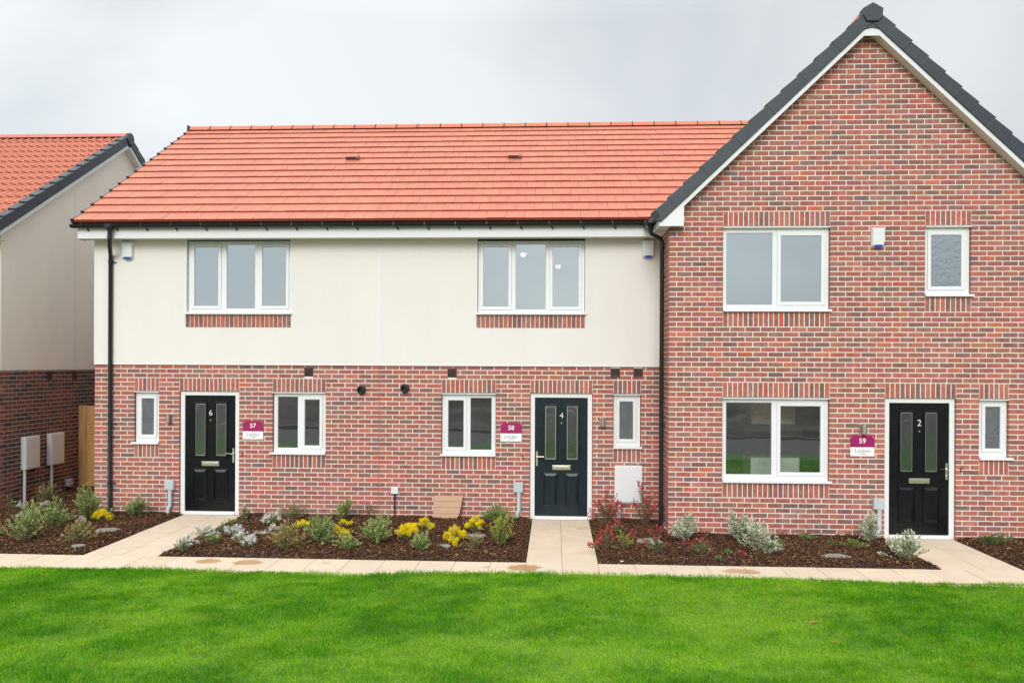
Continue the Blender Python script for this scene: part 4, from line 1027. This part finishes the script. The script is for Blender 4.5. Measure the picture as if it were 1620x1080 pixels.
SP = {
 # stems, leaves per stem, leaf length, leaf width, colours low/high, first leaf, spread
 'sage':    dict(ns=46, nl=34, ll=.030, lw=.011, c=[(.19, .32, .07), (.29, .42, .13), (.38, .48, .20)], tip=(.47, .52, .20), t0=.12, up=.85),
 'dry':     dict(ns=34, nl=22, ll=.026, lw=.010, c=[(.20, .24, .08), (.30, .32, .13), (.34, .28, .13)], tip=(.45, .38, .18), t0=.25, up=.85),
 'rusty':   dict(ns=44, nl=32, ll=.030, lw=.011, c=[(.22, .28, .08), (.32, .35, .12), (.42, .31, .13)], tip=(.52, .36, .16), t0=.12, up=.8),
 'lime':    dict(ns=40, nl=26, ll=.030, lw=.013, c=[(.23, .34, .05), (.34, .42, .08), (.28, .30, .12)], tip=(.45, .45, .05), t0=.15, up=.85),
 'tuft':    dict(ns=42, nl=22, ll=.028, lw=.008, c=[(.15, .27, .12), (.22, .34, .18), (.30, .40, .22)], tip=(.34, .44, .24), t0=.10, up=.7),
 'low':     dict(ns=70, nl=12, ll=.020, lw=.012, c=[(.14, .30, .04), (.20, .36, .06), (.28, .42, .09)], tip=(.30, .45, .10), t0=.10, up=.6),
 'red':     dict(ns=20, nl=18, ll=.046, lw=.015, c=[(.07, .13, .04), (.12, .17, .06), (.16, .10, .06)], tip=(.52, .045, .06), t0=.25, up=1.0, tt=.60),
 'redmix':  dict(ns=24, nl=20, ll=.040, lw=.017, c=[(.08, .17, .05), (.15, .25, .08), (.10, .12, .06)], tip=(.45, .05, .07), t0=.2, up=.8, tt=.82),
 'scarlet': dict(ns=14, nl=14, ll=.044, lw=.014, c=[(.30, .03, .05), (.45, .04, .07), (.20, .05, .05)], tip=(.60, .06, .09), t0=.3, up=.8),
 'silver':  dict(ns=46, nl=30, ll=.034, lw=.015, c=[(.60, .64, .48), (.36, .46, .29), (.68, .70, .54), (.24, .34, .18)], tip=(.74, .76, .60), t0=.15, up=.855),
 'weed':    dict(ns=9, nl=9, ll=.05, lw=.022, c=[(.10, .22, .05), (.14, .28, .07)], tip=(.2, .34, .1), t0=.3, up=.85),
 'fern':    dict(ns=26, nl=18, ll=.05, lw=.012, c=[(.05, .13, .025), (.08, .18, .04)], tip=(.12, .24, .05), t0=.1, up=.45),
}
def plant(kind, x, y, w, h, label, cat='shrub', group=None, flower=None, nf=0, name=None, seed=None, part=1.0):
    g = np.random.default_rng(seed if seed is not None else int(abs(x * 977 + y * 331) * 10) % 99991)
    s = SP[kind]; z0 = float(bedh(np.array([x]), np.array([y]))[0]) - .015
    t = thing(name or 'shrub', (x, y, z0), label, cat, group)
    w *= 1.12 if kind == 'silver' else 1.28; h *= 1.05 if kind == 'silver' else 1.12
    size = (w * w * max(h, .1) / (.40 * .40 * .32)) ** .42
    ns = max(5, int(s['ns'] * 1.12 * min(1.6, size) * part)); nl = max(5, int(s['nl'] * min(1.3, size ** .5)))
    az = g.uniform(0, 2 * np.pi, ns); rad = np.sqrt(g.random(ns)) * w / 2 * g.uniform(.75, 1.12, ns)
    # lopsided crown: some sectors grow taller than others
    lob = 1 + .30 * np.sin(az * 2 + g.uniform(0, 6)) + .18 * np.sin(az * 3 + g.uniform(0, 6))
    rad = rad * np.clip(lob, .6, 1.3)
    hh = h * (1 - .50 * (rad / (w / 2 + 1e-6)) ** 2 * s['up']) * g.uniform(.62, 1.10, ns) * (1 + .14 * np.sin(az + g.uniform(0, 6))); hh = np.maximum(hh, .18 * h)
    tip = np.stack([np.cos(az) * rad, np.sin(az) * rad, hh], -1); b0 = np.stack([np.cos(az), np.sin(az), 0 * az], -1) * (w * .07) * g.random((ns, 1))
    ctrl = b0 * .4 + tip * .55 + np.stack([0 * az, 0 * az, hh * .18], -1) + g.normal(0, .012, (ns, 3))
    mbs = MB(); 
    for i in range(ns):
        pts = []
        for u in (0, .35, .7, 1):
            p = (1 - u) ** 2 * b0[i] + 2 * u * (1 - u) * ctrl[i] + u * u * tip[i]; pts.append((p[0] + x, p[1] + y, p[2] + z0))
        mbs.tube(pts, [.0035, .003, .0022, .0012], 4, cap=False)
    mbs.build('stems', stem_m, t)
    u = (s['t0'] + (1 - s['t0']) * g.random((ns, nl)) ** .75)[..., None]
    P = (1 - u) ** 2 * b0[:, None] + 2 * u * (1 - u) * ctrl[:, None] + u * u * tip[:, None]
    Dt = 2 * (1 - u) * (ctrl - b0)[:, None] + 2 * u * (tip - ctrl)[:, None]; Dt /= np.linalg.norm(Dt, axis=2, keepdims=True) + 1e-9
    D = Dt * g.uniform(.2, 1.0, (ns, nl, 1)) + g.normal(0, .55, (ns, nl, 3)); D[..., 2] += .12
    P = P.reshape(-1, 3); D = D.reshape(-1, 3); uu = u.reshape(-1); n_ = len(P)
    pc = np.array(s['c'])[g.integers(0, len(s['c']), n_)]
    q = (uu > s.get('tt', .84)) & (g.random(n_) < .8); pc[q] = np.array(s['tip']); pc = pc * g.uniform(.72, 1.25, (n_, 1))
    Lr = s['ll'] * g.uniform(.6, 1.3, n_); Wr = s['lw'] * g.uniform(.7, 1.3, n_)
    V, C = leaves(g, P + np.array([x, y, z0]), D, Lr, Wr, pc)
    leafmesh('foliage', V, C, gl_leaf if kind in ('red', 'redmix', 'scarlet') else leaf_m, t)
    if flower:
        # flower heads: small crowded petals at the tips of the stems
        nh = int(nf * 1.5); ii = g.choice(ns, nh, replace=nh > ns, p=(hh + rad) / (hh + rad).sum()); cpos = tip[ii] + g.normal(0, .012, (nh, 3)) + np.array([0, 0, .006])
        k = 20; fp = np.repeat(cpos, k, 0) + g.normal(0, .012, (nh * k, 3)); fd = g.normal(0, 1, (nh * k, 3)); fd[:, 2] = np.abs(fd[:, 2]) + .3; fd[:, 1] -= .3
        fc = np.tile(np.array(flower), (nh * k, 1)) * g.uniform(.85, 1.1, (nh * k, 1))
        V, C = leaves(g, fp + np.array([x, y, z0]), fd, g.uniform(.012, .020, nh * k), g.uniform(.010, .016, nh * k), np.clip(fc, 0, .95))
        leafmesh('flowers', V, C, petal_m, t)
    return t
YEL, WHT, CRM = (.95, .77, .02), (.84, .84, .82), (.80, .78, .66)
GS, GW, GY, GV, GR = 'grey green shrubs in the planting beds', 'white flowered plants in the beds', 'yellow flowered plants in the beds', 'silver variegated shrubs by the gabled house', 'red leaved shrubs by the gabled house'
# left bed
plant('sage', -7.39, -2.35, .46, .45, 'large grey green shrub nearest the lawn at the far left end of the beds', group=GS)
plant('sage', -7.54, -1.45, .42, .36, 'grey green shrub in the left bed, between the large one and the house corner', group=GS)
plant('sage', -7.33, -.85, .40, .50, 'tall grey green shrub at the brick corner of number 6, behind the yellow flowers', group=GS, seed=3)
plant('rusty', -6.60, -2.40, .34, .28, 'brownish green shrub in front of the yellow flowers in the left bed', group=GS)
plant('tuft', -7.08, -.90, .18, .14, 'clump of yellow flowers at the foot of the left downpipe', 'flower clump', GY, YEL, 64, 'yellow_flowers')
plant('sage', -6.86, -.35, .42, .27, 'grey green shrub against the wall between the left downpipe and door 6', group=GS)
plant('tuft', -7.35, -1.05, .07, .08, 'tiny white flower below the tall corner shrub', 'flower clump', GW, WHT, 7, 'white_flowers')
plant('tuft', -8.78, .25, .10, .08, 'small white flower by the right meter cabinet pole', 'flower clump', GW, WHT, 6, 'white_flowers')
plant('tuft', -9.10, .15, .12, .10, 'small white flowers between the two meter cabinet poles', 'flower clump', GW, WHT, 8, 'white_flowers')
plant('tuft', -8.50, -.70, .16, .09, 'small white flowers behind the large leftmost shrub', 'flower clump', GW, CRM, 8, 'white_flowers')
plant('dry', -9.05, .75, .42, .34, 'thin dry shrub against the shaded wall between the meter cabinet poles', group=GS)
plant('weed', -9.15, -.10, .16, .26, 'leafy green plant at the left edge of the shaded bed', 'plant')
plant('weed', -9.05, -.75, .16, .14, 'low leafy plant in the corner of the left bed', 'plant')
plant('rusty', -7.98, -2.05, .18, .12, 'small orange tinted plant at the left edge of the photo', 'plant')
# middle bed
plant('tuft', -4.91, -2.78, .30, .17, 'white flowered plant at the sharp front left corner of the middle bed', 'flower clump', GW, WHT, 9, 'white_flowers')
plant('tuft', -5.00, -1.95, .25, .16, 'white flowered plant at the path edge, second from the front corner', 'flower clump', GW, WHT, 12, 'white_flowers')
plant('low', -4.66, -2.40, .22, .16, 'light green cushion beside the white flowers near the path', 'plant', None, WHT, 3, 'green_cushion')
plant('tuft', -4.93, -1.50, .16, .12, 'small grey green tuft at the path edge in the middle bed', 'plant')
plant('low', -5.02, -.90, .22, .08, 'flat bright green plant nearest to door 6 in the middle bed', 'plant', name='green_cushion')
plant('tuft', -5.00, -.38, .25, .18, 'grey green tuft with pale buds against the wall right of door 6', 'plant', None, CRM, 5)
plant('tuft', -4.59, -1.85, .27, .15, 'white flowered dome in the middle bed, above the front white one', 'flower clump', GW, WHT, 26, 'white_flowers')
plant('tuft', -4.20, -2.50, .27, .17, 'white flowered dome nearest the kerb edge in the middle bed', 'flower clump', GW, WHT, 22, 'white_flowers')
plant('lime', -4.33, -1.10, .28, .18, 'white flowered plant with lime green leaves below the kitchen window', 'flower clump', GW, WHT, 26, 'white_flowers')
plant('tuft', -4.08, -1.65, .18, .13, 'small cluster of white flowers beside the rusty green shrub', 'flower clump', GW, CRM, 14, 'white_flowers')
plant('rusty', -3.61, -2.60, .38, .32, 'rusty green shrub at the front of the middle bed', group=GS)
plant('sage', -3.27, -2.15, .46, .36, 'broad grey green shrub right of the rusty one in the middle bed', group=GS)
plant('tuft', -3.80, -1.30, .20, .10, 'sparse yellow flowers behind the broad grey green shrub', 'flower clump', GY, YEL, 28, 'yellow_flowers')
plant('dry', -4.21, -.38, .42, .24, 'sparse shrub against the wall below the window of number 6', group=GS)
plant('dry', -3.59, -.75, .18, .18, 'small sparse shrub between the two wall shrubs of number 6', group=GS)
plant('sage', -3.38, -.40, .34, .30, 'grey green shrub against the wall below the left flue', group=GS)
plant('tuft', -3.04, -1.90, .16, .13, 'compact yellow flower clump left of the slanting grey green shrub', 'flower clump', GY, YEL, 44, 'yellow_flowers')
plant('tuft', -3.29, -.95, .08, .08, 'tiny yellow flowers at the back of the middle bed, left of the joint', 'flower clump', GY, YEL, 9, 'yellow_flowers')
plant('tuft', -3.14, -1.0, .06, .07, 'tiny yellow flower beside another tiny one at the back of the bed', 'flower clump', GY, YEL, 6, 'yellow_flowers')
plant('sage', -2.50, -2.05, .50, .34, 'slanting grey green shrub in the centre of the middle bed', group=GS)
plant('sage', -2.80, -2.52, .26, .20, 'low grey green shrub at the front foot of the slanting shrub', group=GS)
plant('dry', -3.02, -.20, .12, .24, 'small sprig against the wall beside the movement joint', 'plant')
plant('tuft', -2.05, -1.98, .26, .21, 'large yellow flower clump below the tan gas meter cover', 'flower clump', GY, YEL, 120, 'yellow_flowers')
plant('sage', -1.80, -2.45, .30, .22, 'small grey green shrub at the foot of the large yellow clump', group=GS)
plant('tuft', -2.0, -.98, .12, .12, 'narrow yellow flower spike in front of the tan gas meter cover', 'flower clump', GY, YEL, 22, 'yellow_flowers')
plant('tuft', -1.90, -1.08, .13, .07, 'low yellow flowers right of the narrow yellow spike', 'flower clump', GY, YEL, 14, 'yellow_flowers')
plant('tuft', -1.38, -2.02, .24, .16, 'yellow flower clump in the middle of the bed below window of number 4', 'flower clump', GY, YEL, 88, 'yellow_flowers')
plant('tuft', -1.18, -1.25, .24, .17, 'yellow flower clump nearest the wall below the sign reading 58', 'flower clump', GY, YEL, 88, 'yellow_flowers')
plant('sage', -.92, -.42, .46, .26, 'grey green shrub against the wall below the sign reading 58', group=GS)
plant('lime', -.76, -2.10, .36, .37, 'yellow green open shrub at the right end of the middle bed', group=GS)
plant('dry', -1.10, -2.35, .26, .20, 'sparse twiggy shrub left of the yellow green one', group=GS)
# right bed
plant('red', .83, -.42, .46, .48, 'red tipped shrub right of door 4, under the meter cabinet', group=GR)
plant('red', 1.42, -.45, .40, .58, 'tall red tipped shrub between the meter cabinet and the right downpipe', group=GR, part=.7)
plant('red', .66, -2.35, .30, .32, 'low red shrub at the edge of the path to door 4', group=GR)
plant('lime', .94, -2.32, .19, .22, 'round yellow green shrub beside the low red one', group=GS)
plant('scarlet', 1.12, -1.60, .14, .14, 'small scarlet plant left of the pale stone slab', 'plant', GR)
plant('scarlet', 1.26, -2.00, .11, .12, 'small scarlet plant in front of the pale stone slab', 'plant', GR)
plant('scarlet', 1.50, -1.50, .24, .20, 'bright pinkish red plant at the foot of the right downpipe', 'plant', GR)
plant('redmix', 1.36, -2.45, .24, .19, 'green and red plant below the right downpipe, near the paving', 'plant', GR)
plant('redmix', .92, -1.3, .24, .20, 'dark green plant in front of the red shrub under the meter cabinet', 'plant', GR)
plant('scarlet', 1.80, -2.0, .18, .11, 'scarlet plant at the foot of the silver shrub by the brick corner', 'plant', GR)
plant('redmix', 1.94, -2.55, .23, .20, 'green plant with scarlet shoots in front of the leftmost silver shrub', 'plant', GR)
plant('weed', 2.12, -2.85, .12, .07, 'low green weed at the paving edge left of the tall silver shrub', 'plant')
plant('weed', 2.28, -2.60, .10, .10, 'small green weed just left of the tall silver shrub', 'plant')
plant('scarlet', 2.44, -2.62, .14, .08, 'flat scarlet plant touching the tall silver shrub', 'plant', GR)
plant('silver', 1.86, -1.55, .48, .36, 'silvery shrub at the brick corner beside the right downpipe', group=GV)
plant('silver', 2.60, -1.75, .46, .42, 'silvery shrub behind the tall one, left part of the pair below the window', group=GV)
plant('silver', 2.72, -2.42, .42, .42, 'tallest silvery shrub, front one of the pair below the big window', group=GV)
plant('low', 3.08, -2.05, .17, .12, 'light green cushion touching the tallest silvery shrub', 'plant', name='green_cushion')
plant('low', 3.60, -1.52, .26, .09, 'light green cushion near the wall below the big window', 'plant', name='green_cushion')
plant('low', 4.12, -1.92, .28, .12, 'light green cushion left of the duct box of number 2', 'plant', name='green_cushion')
plant('silver', 4.46, -1.52, .34, .37, 'silvery shrub against the wall in front of the duct box of number 2', group=GV)
plant('silver', 4.52, -2.62, .50, .36, 'silvery shrub at the sharp corner of the bed by the path to door 2', group=GV)
plant('weed', 3.86, -1.72, .12, .06, 'tiny green weed between two light green cushions', 'plant')
plant('fern', 6.12, -1.62, .34, .14, 'dark green fern right of the path to door 2', 'fern', name='fern')
plant('weed', 6.44, -1.45, .20, .09, 'green plant at the wall, right edge of the photo', 'plant')
plant('weed', 6.2, -2.25, .14, .08, 'small green plant in front of the fern', 'plant')

# stones, litter, leaves
def slab_stone(x, y, rx, ry, label, c=(.30, .29, .26), h=.020):
    g = np.random.default_rng(int((x + 20) * 100)); n_ = 14; z = float(bedh(np.array([x]), np.array([y]))[0])
    t = MB(); pts = [(x + rx * (1 + g.normal(0, .16)) * math.cos(2 * math.pi * i / n_), y + ry * (1 + g.normal(0, .16)) * math.sin(2 * math.pi * i / n_)) for i in range(n_)]
    V = [(a, b_, z - .03) for a, b_ in pts] + [(x + (a - x) * .92, y + (b_ - y) * .92, z + h - .01) for a, b_ in pts] + [(x + (a - x) * .80, y + (b_ - y) * .80, z + h + g.normal(0, .002)) for a, b_ in pts]
    t.add(V, [(i, (i + 1) % n_, n_ + (i + 1) % n_, n_ + i) for i in range(n_)] + [(n_ + i, n_ + (i + 1) % n_, 2 * n_ + (i + 1) % n_, 2 * n_ + i) for i in range(n_)] + [tuple(range(2 * n_, 3 * n_))])
    return tag(t.build('stepping_stone', stone_m, org=(x, y, z)), label, 'stone', 'flat grey stones in the beds')
for a in [(-6.66, -1.55, .19, .16, 'flat grey stone beside the path in the left bed'), (-6.45, -2.66, .10, .09, 'small flat grey stone at the front of the left bed'),
          (-4.30, -1.52, .17, .09, 'flat grey stone between white flowers in the middle bed'), (-2.22, -1.50, .14, .09, 'flat grey stone right of the slanting shrub'),
          (-1.52, -2.26, .11, .06, 'narrow flat stone beside the small shrub under the yellow clump'), (-1.12, -1.60, .14, .09, 'flat grey stone between the two right yellow clumps'),
          (1.34, -1.72, .20, .22, 'large pale stone slab among the red plants by the right downpipe'), (3.69, -2.50, .19, .14, 'pale oval stone in the bed below the big window')]:
    slab_stone(*a)
def scrap(name, x, y, z, s, m, label, cat):
    t = MB(); t.add([(x - s, y - s * .4, z), (x, y - s * .6, z + s * .35), (x + s, y, z + s * .1), (x + s * .3, y + s * .6, z + s * .3), (x - s * .6, y + s * .5, z + s * .15), (x, y, z + s * .02)],
                    [(0, 1, 5), (1, 2, 5), (2, 3, 5), (3, 4, 5), (4, 0, 5)])
    o = t.build(name, m, org=(x, y, z)); md = o.modifiers.new('thick', 'SOLIDIFY'); md.thickness = .003
    return tag(o, label, cat)
brown_leaf = mat('dead_leaf', (.36, .17, .07), .7, var=.2, vscale=30)
scrap('dead_leaf', 2.50, -5.42, .055, .045, brown_leaf, 'curled brown leaf on the lawn right of centre', 'leaf')
scrap('dead_leaf', -5.95, -4.18, .05, .05, brown_leaf, 'curled brown leaf on the lawn at the far left', 'leaf')
scrap('dead_leaf', 2.52, -5.95, .05, .02, brown_leaf, 'tiny dry leaf on the lawn below the larger brown one', 'leaf')
scrap('paper_scrap', 4.10, -2.80, .03, .04, signw, 'white paper scrap in the bed near the oval stone', 'litter')
scrap('paper_scrap', .86, -2.93, .03, .025, signw, 'white paper scrap at the paving edge by the path to door 4', 'litter')
